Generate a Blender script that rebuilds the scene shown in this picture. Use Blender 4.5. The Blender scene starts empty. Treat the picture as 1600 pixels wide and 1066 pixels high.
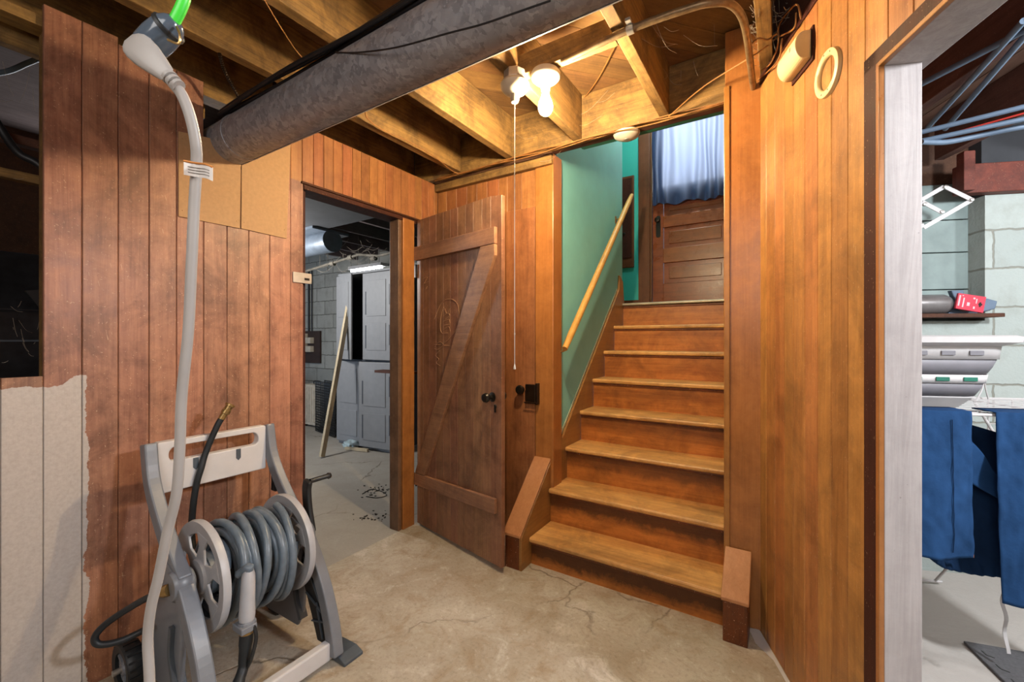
import bpy, bmesh, math, random
from mathutils import Vector, Matrix, noise
random.seed(7)
D2R = math.radians
scene = bpy.context.scene
COL = scene.collection

# ------------------------------------------------------------------ camera
YAW = D2R(32.49); F = 666.7; HY = 530.4; EYE = 1.242
sY, cY = math.sin(YAW), math.cos(YAW)
cam_d = bpy.data.cameras.new('camera'); cam = bpy.data.objects.new('camera', cam_d); COL.objects.link(cam)
cam.location = (0, 0, EYE); cam.rotation_euler = (D2R(90), 0, YAW)
cam_d.sensor_width = 36; cam_d.lens = 36 * F / 1600; cam_d.shift_y = (HY - 533) / 1600
cam_d.clip_start = 0.02
scene.camera = cam

# ------------------------------------------------------------------ light and exposure
vs = scene.view_settings
vs.view_transform = 'Standard'; vs.look = 'None'; vs.gamma = 1; vs.exposure = 0.78
vs.use_curve_mapping = False
scene.cycles.use_denoising = True
scene.cycles.max_bounces = 8
scene.cycles.sample_clamp_indirect = 6
world = bpy.data.worlds.new('sky'); scene.world = world; world.use_nodes = True
wn = world.node_tree.nodes['Background']
wn.inputs[0].default_value = (0.62, 0.78, 1, 1); wn.inputs[1].default_value = 2.0

def area(name, loc, target, size, power, color, size_y=None):
    l = bpy.data.lights.new(name, 'AREA'); l.energy = power; l.color = color; l.size = size
    if size_y: l.shape = 'RECTANGLE'; l.size_y = size_y
    o = bpy.data.objects.new(name, l); COL.objects.link(o); o.location = loc
    o.rotation_euler = (Vector(target) - Vector(loc)).to_track_quat('-Z', 'Y').to_euler()
    return o
BULB_EMIT = 1150
area('daylight_outside_door', (-0.75, 5.3, 3.6), (-0.75, 4.4, 2.9), 1.2, 75, (0.90, 0.95, 1.0))
def point(name, loc, power, color, radius):
    l = bpy.data.lights.new(name, 'POINT'); l.energy = power; l.color = color; l.shadow_soft_size = radius
    o = bpy.data.objects.new(name, l); COL.objects.link(o); o.location = loc; return o
point('laundry_room_lamp', (1.50, 1.17, 2.02), 110, (0.93, 0.96, 1.0), 0.10)
point('workshop_lamp', (-4.3, 1.9, 1.95), 58, (1.0, 0.98, 0.95), 0.12)
point('laundry_added_fill', (2.3, 2.2, 2.0), 36, (0.95, 0.97, 1.0), 0.10)  # second laundry light, added to lift the floor shaded by the rack
point('landing_added_fill', (-0.9, 3.6, 3.7), 30, (1.0, 0.93, 0.85), 0.12)  # fill added above the landing to brighten the upper door and teal walls
area('fill_behind_camera', (0.1, -1.2, 2.2), (-0.7, 1.2, 0.9), 1.4, 26, (1.0, 0.96, 0.92))  # weak ambient fill added out of view, not a fixture of the room

# ------------------------------------------------------------------ geometry helpers
def ray(u, v):
    k = (u - 800) / F
    return Vector((k * cY - sY, k * sY + cY, (HY - v) / F))
RC = Vector((-0.093, 2.125, 0)); PHI = D2R(22.2)
RS = Vector((math.sin(PHI), -math.cos(PHI), 0)); RN = Vector((math.cos(PHI), math.sin(PHI), 0))
def P(u, v, a=None, b=None, z=None, s=None, n=None):
    """the point of the room at a pixel's ray, on the given real plane"""
    r = ray(u, v); e = Vector((0, 0, EYE))
    if a is not None: t = a / r.x
    elif b is not None: t = b / r.y
    elif z is not None: t = (z - EYE) / r.z
    elif s is not None: t = (RC.dot(RS) + s) / r.dot(RS)
    else: t = (RC.dot(RN) + n) / r.dot(RN)
    return e + r * t
RW = Matrix.Translation(RC) @ Matrix.Rotation(math.atan2(RS.y, RS.x), 4, 'Z')   # x = along the right wall towards the camera, y = into the laundry
RWI = RW.inverted()
W = {}
def cr(pts, n=8):
    pts = [Vector(p) for p in pts]; q = [pts[0] * 2 - pts[1]] + pts + [pts[-1] * 2 - pts[-2]]; out = []
    for i in range(1, len(q) - 2):
        for j in range(n):
            t = j / n; a, b, c, d = q[i-1], q[i], q[i+1], q[i+2]
            out.append(0.5 * ((2*b) + (c-a)*t + (2*a-5*b+4*c-d)*t*t + (3*b-a-3*c+d)*t**3))
    out.append(pts[-1]); return out

class MB:
    def __init__(s): s.bm = bmesh.new()
    def verts(s, ps): return [s.bm.verts.new(p) for p in ps]
    def face(s, vs):
        try: return s.bm.faces.new(vs)
        except ValueError: return None
    def hexa(s, p):
        v = s.verts(p)
        for f in ((0,3,2,1),(4,5,6,7),(0,1,5,4),(1,2,6,5),(2,3,7,6),(3,0,4,7)): s.face([v[i] for i in f])
        return s
    def box(s, x0, x1, y0, y1, z0, z1):
        return s.hexa([(x0,y0,z0),(x1,y0,z0),(x1,y1,z0),(x0,y1,z0),(x0,y0,z1),(x1,y0,z1),(x1,y1,z1),(x0,y1,z1)])
    def bar(s, p0, p1, w, h, up=(0,0,1)):
        p0, p1 = Vector(p0), Vector(p1); d = (p1-p0).normalized(); r = d.cross(Vector(up)).normalized(); u = r.cross(d)
        a, b = r*w/2, u*h/2
        return s.hexa([p0-a-b, p0+a-b, p1+a-b, p1-a-b, p0-a+b, p0+a+b, p1+a+b, p1-a+b])
    def prism(s, poly, ext):
        ext = Vector(ext); p = [Vector(q) for q in poly]
        a = s.verts(p); b = s.verts([q+ext for q in p]); n = len(p)
        s.face(a[::-1]); s.face(b)
        for i in range(n): s.face([a[i], a[(i+1) % n], b[(i+1) % n], b[i]])
        return s
    def tube(s, pts, r, seg=10, closed=False, caps=True):
        pts = [Vector(p) for p in pts]; n = len(pts); rr = r if isinstance(r, (list, tuple)) else [r]*n
        t = [((pts[(i+1) % n] - pts[i-1]) if closed else (pts[min(i+1, n-1)] - pts[max(i-1, 0)])).normalized() for i in range(n)]
        u = t[0].orthogonal().normalized(); rings = []
        for i in range(n):
            u = (u - t[i]*u.dot(t[i])).normalized(); w = t[i].cross(u)
            rings.append(s.verts([pts[i] + (u*math.cos(2*math.pi*k/seg) + w*math.sin(2*math.pi*k/seg))*rr[i] for k in range(seg)]))
        for i in range(n if closed else n-1):
            A, B = rings[i], rings[(i+1) % n]
            for k in range(seg): s.face([A[k], A[(k+1) % seg], B[(k+1) % seg], B[k]])
        if caps and not closed: s.face(rings[0][::-1]); s.face(rings[-1])
        return s
    def lathe(s, prof, c=(0,0,0), axis=(0,0,1), seg=28):
        c = Vector(c); ax = Vector(axis).normalized(); u = ax.orthogonal().normalized(); w = ax.cross(u); rings = []
        for (r, h) in prof:
            if r < 1e-6: rings.append([s.bm.verts.new(c + ax*h)])
            else: rings.append(s.verts([c + ax*h + (u*math.cos(2*math.pi*k/seg) + w*math.sin(2*math.pi*k/seg))*r for k in range(seg)]))
        for A, B in zip(rings, rings[1:]):
            for k in range(seg):
                k2 = (k+1) % seg
                if len(A) == 1 and len(B) == 1: continue
                if len(A) == 1: s.face([A[0], B[k2], B[k]])
                elif len(B) == 1: s.face([A[k], A[k2], B[0]])
                else: s.face([A[k], A[k2], B[k2], B[k]])
        return s
    def grid(s, fn, nu, nv):
        g = [[s.bm.verts.new(fn(i/nu, j/nv)) for i in range(nu+1)] for j in range(nv+1)]
        for j in range(nv):
            for i in range(nu): s.face([g[j][i], g[j][i+1], g[j+1][i+1], g[j+1][i]])
        return s
    def build(s, name, mat, parent=None, frame=None, bevel=0, smooth=None, solid=0, local=False):
        bmesh.ops.recalc_face_normals(s.bm, faces=s.bm.faces)
        me = bpy.data.meshes.new(name); o = bpy.data.objects.new(name, me); COL.objects.link(o)
        fr = frame or Matrix.Identity(4)
        if parent is not None:
            if not local: s.bm.transform(W[parent.name].inverted() @ fr)
            o.parent = parent; W[o.name] = W[parent.name]
        else:
            xs = [v.co for v in s.bm.verts]
            c = Vector(((min(v.x for v in xs)+max(v.x for v in xs))/2, (min(v.y for v in xs)+max(v.y for v in xs))/2, min(v.z for v in xs)))
            s.bm.transform(Matrix.Translation(-c)); M = fr @ Matrix.Translation(c)
            o.matrix_world = M; W[o.name] = M
        s.bm.to_mesh(me); s.bm.free(); me.materials.append(mat)
        if smooth:
            me.shade_smooth(); me.set_sharp_from_angle(angle=D2R(smooth))
        if solid:
            m = o.modifiers.new('thick', 'SOLIDIFY'); m.thickness = solid; m.offset = 0
        if bevel:
            m = o.modifiers.new('bevel', 'BEVEL'); m.width = bevel; m.segments = 2; m.limit_method = 'ANGLE'; m.angle_limit = D2R(40)
        return o

def tag(o, label=None, cat=None, group=None, kind=None):
    if label: o['label'] = label
    if cat: o['category'] = cat
    if group: o['group'] = group
    if kind: o['kind'] = kind
    return o
def thing(name, label, cat, loc=(0,0,0), rz=0, group=None, kind=None):
    o = bpy.data.objects.new(name, None); COL.objects.link(o); o.location = loc; o.rotation_euler = (0, 0, rz)
    o.empty_display_size = 0.05
    W[o.name] = Matrix.Translation(loc) @ Matrix.Rotation(rz, 4, 'Z')
    return tag(o, label, cat, group, kind)
def structure(o): o['kind'] = 'structure'; return o
def rwp(s, n, z=0): return RW @ Vector((s, n, z))

# ------------------------------------------------------------------ materials
def S(h):
    h = h.lstrip('#'); r = [int(h[i:i+2], 16)/255 for i in (0, 2, 4)]
    return tuple((c/12.92 if c <= 0.04045 else ((c+0.055)/1.055)**2.4) for c in r) + (1,)
def newmat(name):
    m = bpy.data.materials.new(name); m.use_nodes = True; nt = m.node_tree
    return m, nt, nt.nodes['Principled BSDF']
def N(nt, t, **kw):
    n = nt.nodes.new(t)
    for k, v in kw.items(): setattr(n, k, v)
    return n
def mathn(nt, op, a, b=None, clamp=False):
    n = nt.nodes.new('ShaderNodeMath'); n.operation = op; n.use_clamp = clamp
    for i, x in enumerate((a, b)):
        if x is None: continue
        if isinstance(x, (int, float)): n.inputs[i].default_value = x
        else: nt.links.new(x, n.inputs[i])
    return n.outputs[0]
def mixc(nt, fac, a, b, mode='MIX'):
    n = nt.nodes.new('ShaderNodeMix'); n.data_type = 'RGBA'; n.blend_type = mode
    for i, x in ((0, fac), (6, a), (7, b)):
        if isinstance(x, (int, float)): n.inputs[i].default_value = x
        elif isinstance(x, tuple): n.inputs[i].default_value = x
        else: nt.links.new(x, n.inputs[i])
    return n.outputs[2]
def ramp(nt, x, lo, hi, c0=None, c1=None):
    n = nt.nodes.new('ShaderNodeMapRange'); n.inputs[1].default_value = lo; n.inputs[2].default_value = hi
    nt.links.new(x, n.inputs[0]); return n.outputs[0]
def noisen(nt, vec, scale, detail=4, rough=0.55, dist=0):
    n = nt.nodes.new('ShaderNodeTexNoise'); n.inputs['Scale'].default_value = scale
    n.inputs['Detail'].default_value = detail; n.inputs['Roughness'].default_value = rough; n.inputs['Distortion'].default_value = dist
    nt.links.new(vec, n.inputs['Vector']); return n.outputs['Fac']
def scaled(nt, vec, sc, off=None):
    n = nt.nodes.new('ShaderNodeMapping'); n.inputs['Scale'].default_value = sc; nt.links.new(vec, n.inputs['Vector'])
    if off is not None: nt.links.new(off, n.inputs['Location'])
    return n.outputs[0]
def bump(nt, bsdf, h, strength=0.2, dist=0.01):
    b = nt.nodes.new('ShaderNodeBump'); b.inputs['Strength'].default_value = strength; b.inputs['Distance'].default_value = dist
    nt.links.new(h, b.inputs['Height']); nt.links.new(b.outputs[0], bsdf.inputs['Normal'])
def plain(name, col, rough=0.5, metal=0, var=0.12, nscale=14, bumps=0.05, spec=0.5):
    m, nt, b = newmat(name); tc = N(nt, 'ShaderNodeTexCoord').outputs['Object']
    f = noisen(nt, tc, nscale, 5, 0.6)
    c = S(col) if isinstance(col, str) else col
    dk = tuple(x*(1-2*var) for x in c[:3]) + (1,); lt = tuple(min(1, x*(1+var)) for x in c[:3]) + (1,)
    nt.links.new(mixc(nt, ramp(nt, f, .3, .7), dk, lt), b.inputs['Base Color'])
    b.inputs['Roughness'].default_value = rough; b.inputs['Metallic'].default_value = metal
    b.inputs['Specular IOR Level'].default_value = spec
    if bumps: bump(nt, b, noisen(nt, tc, nscale*12, 3), bumps, 0.002)
    return m
def wood(name, dark, light, axis=2, rough=0.45, island=0.22, scratch=0.15, figure=0.5, stain=0.3, paint=None, hue=0.008, bumps=0.15, spec=0.4, wear=None, speck=0.5, grain=0.6):
    m, nt, b = newmat(name)
    pos = N(nt, 'ShaderNodeTexCoord').outputs['Object']; rnd = N(nt, 'ShaderNodeNewGeometry').outputs['Random Per Island']
    off = N(nt, 'ShaderNodeCombineXYZ')
    for i, k in enumerate((13.0, 29.0, 7.0)): nt.links.new(mathn(nt, 'MULTIPLY', rnd, k), off.inputs[i])
    sc = [11.0]*3; sc[axis] = 0.8
    big = noisen(nt, scaled(nt, pos, sc, off.outputs[0]), 1.0, 4, 0.55, 0.8)
    wv = ramp(nt, mathn(nt, 'SINE', mathn(nt, 'MULTIPLY', big, 70.0)), -1, 1)
    sc2 = [230.0]*3; sc2[axis] = 6.0
    fine = noisen(nt, scaled(nt, pos, sc2, off.outputs[0]), 1.0, 4, 0.75)
    mott = noisen(nt, scaled(nt, pos, (1, 1, 1), off.outputs[0]), 11, 9, 0.72, 0.5)
    sc3 = [38.0]*3; sc3[axis] = 1.6
    streak = noisen(nt, scaled(nt, pos, sc3, off.outputs[0]), 1.0, 5, 0.7, 0.3)
    mix = mathn(nt, 'ADD', mathn(nt, 'MULTIPLY', wv, 0.20*figure), mathn(nt, 'MULTIPLY', ramp(nt, fine, .3, .7), 0.36*grain))
    mix = mathn(nt, 'ADD', mix, mathn(nt, 'MULTIPLY', ramp(nt, streak, .34, .66), 0.34))
    mix = mathn(nt, 'SUBTRACT', mix, 0.12)
    mix = mathn(nt, 'ADD', mix, mathn(nt, 'MULTIPLY', ramp(nt, big, .3, .7), 0.28))
    mix = mathn(nt, 'ADD', mix, mathn(nt, 'MULTIPLY', ramp(nt, mott, .32, .68), 0.42), clamp=True)
    c = mixc(nt, mix, S(dark), S(light))
    hs = N(nt, 'ShaderNodeHueSaturation'); nt.links.new(c, hs.inputs['Color'])
    nt.links.new(mathn(nt, 'ADD', mathn(nt, 'MULTIPLY', rnd, 2*island), 1-island), hs.inputs['Value'])
    r2 = mathn(nt, 'FRACT', mathn(nt, 'MULTIPLY', rnd, 17.31))
    nt.links.new(mathn(nt, 'ADD', mathn(nt, 'MULTIPLY', r2, 2*hue), 0.5-hue), hs.inputs['Hue'])
    c = hs.outputs[0]
    dkc = mixc(nt, 0.8, c, S('#1e0f08'))
    blot = noisen(nt, pos, 4.0, 9, 0.72, 0.6)
    c = mixc(nt, mathn(nt, 'MULTIPLY', ramp(nt, blot, .56, .36), stain, clamp=True), c, dkc)
    if speck:
        sp_ = noisen(nt, scaled(nt, pos, (1, 1, 1), off.outputs[0]), 75, 3, 0.6)
        c = mixc(nt, mathn(nt, 'MULTIPLY', ramp(nt, sp_, .70, .78), speck, clamp=True), c, dkc)
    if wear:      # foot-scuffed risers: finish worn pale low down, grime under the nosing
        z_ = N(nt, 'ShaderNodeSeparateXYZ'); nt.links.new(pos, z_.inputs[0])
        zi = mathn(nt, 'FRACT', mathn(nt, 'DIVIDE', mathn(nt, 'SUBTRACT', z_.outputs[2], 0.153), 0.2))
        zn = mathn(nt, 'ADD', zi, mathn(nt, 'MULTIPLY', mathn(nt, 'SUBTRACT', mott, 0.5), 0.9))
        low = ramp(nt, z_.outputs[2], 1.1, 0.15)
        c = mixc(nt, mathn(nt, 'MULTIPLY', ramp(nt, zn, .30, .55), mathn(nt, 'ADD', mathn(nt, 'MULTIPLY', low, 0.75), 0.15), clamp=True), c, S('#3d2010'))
    if scratch:
        for (rt, scl, th) in (((0.9, 0.5, 0.3), (210, 210, 14), .73), ((-0.5, -0.4, 0.2), (180, 180, 10), .75), ((1.3, 0.9, 0.2), (230, 230, 18), .74), ((0.15, 0.1, 0), (200, 200, 9), .76)):
            rot = N(nt, 'ShaderNodeMapping'); rot.vector_type = 'TEXTURE'; rot.inputs['Rotation'].default_value = rt; rot.inputs['Scale'].default_value = tuple(1/q for q in scl)
            nt.links.new(pos, rot.inputs['Vector']); sn = noisen(nt, rot.outputs[0], 1, 1, 0.5)
            c = mixc(nt, mathn(nt, 'MULTIPLY', ramp(nt, sn, th, th+.03), min(1, scratch*1.3), clamp=True), c, S('#d9b896'))
    bh = mix
    if paint:     # bare primer rolled over the boards: x, y, z limits in world space, frayed edge
        gp = N(nt, 'ShaderNodeNewGeometry').outputs['Position']; sp = N(nt, 'ShaderNodeSeparateXYZ'); nt.links.new(gp, sp.inputs[0])
        e = mathn(nt, 'MULTIPLY', mathn(nt, 'SUBTRACT', noisen(nt, gp, 7, 3, 0.6), 0.5), 0.05)
        e2 = mathn(nt, 'MULTIPLY', mathn(nt, 'SUBTRACT', noisen(nt, gp, 60, 5, 0.8), 0.5), 0.022)
        e = mathn(nt, 'ADD', e, e2)
        my = mathn(nt, 'LESS_THAN', mathn(nt, 'ADD', sp.outputs[1], e), paint[0])
        up = mathn(nt, 'MULTIPLY', ramp(nt, sp.outputs[1], paint[0]-.06, paint[0]-.03), 0.03)
        mz = mathn(nt, 'LESS_THAN', mathn(nt, 'ADD', sp.outputs[2], mathn(nt, 'MULTIPLY', e, 0.7)), mathn(nt, 'ADD', up, paint[1]))
        msk = mathn(nt, 'MULTIPLY', my, mz)
        c = mixc(nt, msk, c, mixc(nt, ramp(nt, noisen(nt, gp, 90, 6, 0.7), .3, .7), S('#a59b93'), S('#b5aca5')))
    nt.links.new(c, b.inputs['Base Color'])
    nt.links.new(mathn(nt, 'ADD', mathn(nt, 'MULTIPLY', mott, 0.3), rough-0.15), b.inputs['Roughness'])
    b.inputs['Specular IOR Level'].default_value = spec
    bump(nt, b, bh, bumps, 0.003)
    return m

M = {}
M['left_boards'] = wood('left_board_wood', '#704536', '#b38064', island=0.10, scratch=0.35, stain=0.6, paint=(0.468, 1.085))
M['back_boards'] = wood('back_board_wood', '#6b4026', '#a87044', island=0.11, scratch=0.12)
M['right_boards'] = wood('right_board_wood', '#7c4c28', '#bd844a', island=0.07, scratch=0.25, stain=0.5, rough=0.40)
M['post'] = wood('post_wood', '#88562a', '#b0763e', island=0.03, scratch=0.08, stain=0.3, rough=0.33, figure=0.25)
M['door'] = wood('door_wood', '#664030', '#a07454', island=0.06, scratch=0.25, stain=0.5)
M['batten'] = wood('batten_wood', '#684636', '#a87c5a', axis=0, island=0.1, scratch=0.2, stain=0.35)
M['joist'] = wood('joist_wood', '#4c3a24', '#9c7a42', axis=1, rough=0.75, island=0.14, scratch=0.05, stain=0.75, figure=0.8)
M['joist_x'] = wood('rim_wood', '#4c3a24', '#9c7a42', axis=0, rough=0.75, island=0.10, scratch=0.15, stain=0.75, figure=0.8)
M['subfloor'] = wood('subfloor_wood', '#573c22', '#86633a', axis=0, rough=0.8, island=0.2, scratch=0.05)
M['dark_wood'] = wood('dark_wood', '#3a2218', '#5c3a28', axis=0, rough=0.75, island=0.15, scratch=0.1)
M['grey_joist'] = wood('grey_joist_wood', '#4a4040', '#6d6162', axis=1, rough=0.85, island=0.12, scratch=0.05, stain=0.2)
M['red_brown'] = wood('red_brown_wood', '#4c2218', '#7a3d2c', axis=0, rough=0.6, island=0.1)
M['laundry_joist'] = wood('laundry_joist_wood', '#46302a', '#755246', axis=0, rough=0.75, island=0.1)
M['jamb'] = wood('jamb_wood', '#5a4334', '#82644c', island=0.08, scratch=0.2, stain=0.5)
M['casing'] = wood('casing_wood', '#2a150e', '#4a271a', island=0.05, scratch=0.15, rough=0.65, spec=0.2)
M['white_jamb'] = wood('white_painted_wood', '#8f8887', '#b0a9a8', island=0.02, scratch=0.0, stain=0.05, rough=0.6, hue=0, figure=0.9, speck=0.6)
M['riser'] = wood('riser_wood', '#7a4218', '#cf8a3c', axis=0, island=0.05, scratch=0.05, stain=0.45, rough=0.38, wear=True)
M['tread'] = wood('tread_wood', '#9a6a30', '#e2b266', axis=0, island=0.05, scratch=0.12, stain=0.5, rough=0.42)
M['cap'] = wood('cap_wood', '#a06b40', '#bb875a', axis=1, island=0.05, scratch=0.05, stain=0.1, rough=0.42)
M['newel'] = wood('newel_wood', '#4c2813', '#7c4520', axis=2, island=0.05, scratch=0.5, stain=0.5, rough=0.4)
M['skirt'] = wood('skirt_wood', '#7c5029', '#a5713f', axis=1, island=0.05, scratch=0.05, stain=0.35, rough=0.38)
M['rail'] = wood('rail_wood', '#b0823a', '#cf9f52', axis=1, island=0.02, scratch=0.0, stain=0.2, rough=0.45)
M['up_door'] = wood('upper_door_wood', '#5a2a14', '#8a4a26', axis=0, island=0.08, scratch=0.0, stain=0.3, rough=0.3)
M['up_casing'] = wood('upper_casing_wood', '#4a2a17', '#6b4124', axis=2, island=0.05, scratch=0.0, stain=0.3, rough=0.4)
M['hardboard'] = plain('hardboard_patch', '#ab8760', 0.7, var=0.06, nscale=60, bumps=0.1)
M['teal'] = plain('teal_plaster', '#7fc6c2', 0.55, var=0.04, nscale=5, bumps=0.25)
M['teal_deep'] = plain('teal_gloss_paint', '#33aca3', 0.5, var=0.03, nscale=5, bumps=0.1)
M['green_trim'] = plain('green_trim_paint', '#1f6a58', 0.5, var=0.1)
M['edge_cream'] = plain('cream_edge', '#d8c7a0', 0.6)
M['chrome_nosing'] = plain('pale_metal_nosing', '#b3a995', 0.35, metal=0.4)
M['black'] = plain('black_enamel', '#15130f', 0.3, var=0.3)
M['black_plastic'] = plain('black_plastic', '#1e2022', 0.45, var=0.2)
M['brown_metal'] = plain('bronze_hardware', '#2c1f14', 0.35, metal=0.5, var=0.3)
M['brass'] = plain('brass', '#a88a58', 0.35, metal=0.8)
M['steel'] = plain('zinc_steel', '#b9b6b0', 0.35, metal=0.7)
M['conduit'] = plain('old_conduit', '#8b7456', 0.4, metal=0.55, var=0.25, nscale=25)
M['blue_conduit'] = plain('grey_blue_conduit', '#62758a', 0.55, metal=0.1, var=0.08)
M['wire'] = plain('old_cloth_wire', '#8e5f2d', 0.7, var=0.2)
M['black_cable'] = plain('black_cable', '#17171a', 0.5, var=0.2)
M['porcelain'] = plain('white_porcelain', '#b9b2a4', 0.3, var=0.04)
M['cream'] = plain('cream_plastic', '#d9c796', 0.4, var=0.05)
M['white_plastic'] = plain('white_plastic', '#c6c4c4', 0.4, var=0.03)
M['cord_white'] = plain('white_cord', '#9a9590', 0.45, var=0.05)
M['green_cord'] = plain('green_cord', '#3fd23a', 0.4, var=0.05)
M['clear_grey'] = plain('smoky_connector', '#4c5763', 0.15, var=0.15)
M['reel_light'] = plain('light_grey_plastic', '#a6a7ab', 0.4, var=0.05)
M['reel_mid'] = plain('mid_grey_plastic', '#73777e', 0.35, var=0.06)
M['reel_dark'] = plain('dark_grey_plastic', '#4c545c', 0.4, var=0.1)
M['hose'] = plain('grey_green_hose', '#65727e', 0.33, var=0.12, nscale=30)
M['rubber'] = plain('black_rubber', '#1b2024', 0.5, var=0.2)
M['cabinet'] = plain('grey_cabinet_plastic', '#828385', 0.5, var=0.04)
M['cabinet_dark'] = plain('dark_cabinet_plastic', '#3c4148', 0.5)
M['lumber'] = wood('pale_lumber', '#a08f74', '#cdbd9d', axis=2, island=0.02, scratch=0.0, stain=0.05, hue=0)
M['cloth_blue'] = plain('navy_cloth', '#24456f', 0.9, var=0.15, nscale=9, bumps=0.4, spec=0.1)
M['cloth_dark'] = plain('dark_navy_cloth', '#1a3150', 0.9, var=0.15, nscale=9, bumps=0.4, spec=0.1)
M['basket_grey'] = plain('basket_grey_rubber', '#77767c', 0.5, var=0.05)
M['can'] = plain('brushed_can', '#8d8a8a', 0.35, metal=0.5)
M['red_card'] = plain('red_card', '#d2304a', 0.5, var=0.08)
M['pink'] = plain('pale_pink_print', '#f0c0c6', 0.5)
M['mat_foam'] = plain('grey_foam_mat', '#5f5f62', 0.8, nscale=90, bumps=0.5)
M['tape_orange'] = plain('orange_print', '#c9803a', 0.6)
M['paper'] = plain('warning_label_paper', '#d8d2cc', 0.6)
M['grey_print'] = plain('grey_print', '#8d8782', 0.6)
M['panel_brown'] = plain('brown_panel_board', '#33211a', 0.6, var=0.2)
M['old_pipe'] = plain('old_painted_pipe', '#6f695e', 0.8, var=0.25)
M['suitcase'] = plain('beige_suitcase', '#b9ad9a', 0.6)
M['web'] = plain('cobweb', '#9a8f80', 0.9, bumps=0)
M['slab'] = plain('grey_ceiling_board', '#3c3e42', 0.85, var=0.15, nscale=4)
M['duct_white'] = plain('pale_duct', '#66707c', 0.4, metal=0.3)
M['scribble'] = plain('scratched_line', '#b68d69', 0.8, bumps=0)
M['black_furnace'] = plain('black_furnace_steel', '#26282c', 0.35, metal=0.3, var=0.3)
M['red_cable'] = plain('red_cable', '#c0392f', 0.5)
M['plastic_bag'] = plain('clear_bag', '#a9bcc0', 0.2)
M['dirt'] = plain('dark_dirt', '#2c241c', 0.95, var=0.3, bumps=0.5)

def concrete():
    m, nt, b = newmat('stained_concrete'); g = N(nt, 'ShaderNodeNewGeometry').outputs['Position']
    sp = N(nt, 'ShaderNodeSeparateXYZ'); nt.links.new(g, sp.inputs[0])
    big = noisen(nt, g, 1.3, 6, 0.6, 0.6); mid = noisen(nt, g, 6, 8, 0.7, 0.8); fin = noisen(nt, g, 60, 5, 0.7)
    c = mixc(nt, ramp(nt, big, .35, .65), S('#9c8f7c'), S('#b9b0a0'))
    c = mixc(nt, mathn(nt, 'MULTIPLY', ramp(nt, mid, .50, .68), 0.6, clamp=True), c, S('#8a7150'))
    c = mixc(nt, mathn(nt, 'MULTIPLY', ramp(nt, mid, .44, .30), 0.6, clamp=True), c, S('#d2ccc2'))
    c = mixc(nt, mathn(nt, 'MULTIPLY', ramp(nt, fin, .50, .70), 0.45, clamp=True), c, S('#766a58'))
    c = mixc(nt, mathn(nt, 'MULTIPLY', ramp(nt, noisen(nt, g, 26, 9, 0.8), .56, .68), 0.45, clamp=True), c, S('#d8d2c8'))
    # grey slabs in the rooms beyond
    far = mathn(nt, 'LESS_THAN', sp.outputs[0], -2.1)
    c = mixc(nt, mathn(nt, 'MULTIPLY', far, 0.75), c, S('#96928b'))
    dp = N(nt, 'ShaderNodeVectorMath'); dp.operation = 'DOT_PRODUCT'; nt.links.new(g, dp.inputs[0]); dp.inputs[1].default_value = RN
    lau = mathn(nt, 'GREATER_THAN', dp.outputs['Value'], RC.dot(RN)+0.05)
    c = mixc(nt, mathn(nt, 'MULTIPLY', lau, 0.8), c, S('#bdbab6'))
    # cracks: thin iso-lines of a distorted noise, only in places
    n = N(nt, 'ShaderNodeTexVoronoi'); n.feature = 'DISTANCE_TO_EDGE'; n.inputs['Scale'].default_value = 0.75
    wv = N(nt, 'ShaderNodeVectorMath'); wv.operation = 'ADD'; nt.links.new(g, wv.inputs[0])
    nz = N(nt, 'ShaderNodeTexNoise'); nz.inputs['Scale'].default_value = 5; nz.inputs['Detail'].default_value = 6; nt.links.new(g, nz.inputs['Vector'])
    nzs = N(nt, 'ShaderNodeVectorMath'); nzs.operation = 'SCALE'; nzs.inputs['Scale'].default_value = 0.22; nt.links.new(nz.outputs['Color'], nzs.inputs[0])
    nt.links.new(nzs.outputs[0], wv.inputs[1]); nt.links.new(wv.outputs[0], n.inputs['Vector'])
    cr_ = mathn(nt, 'MULTIPLY', ramp(nt, n.outputs[0], .006, .001), ramp(nt, big, .46, .56), clamp=True)
    c = mixc(nt, mathn(nt, 'MULTIPLY', cr_, 0.5), c, S('#54452f'))
    nt.links.new(c, b.inputs['Base Color']); b.inputs['Roughness'].default_value = 0.8; b.inputs['Specular IOR Level'].default_value = 0.25
    h = mathn(nt, 'SUBTRACT', mathn(nt, 'ADD', mid, mathn(nt, 'MULTIPLY', fin, 0.4)), cr_)
    bump(nt, b, h, 0.45, 0.012)
    return m
M['floor'] = concrete()
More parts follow.
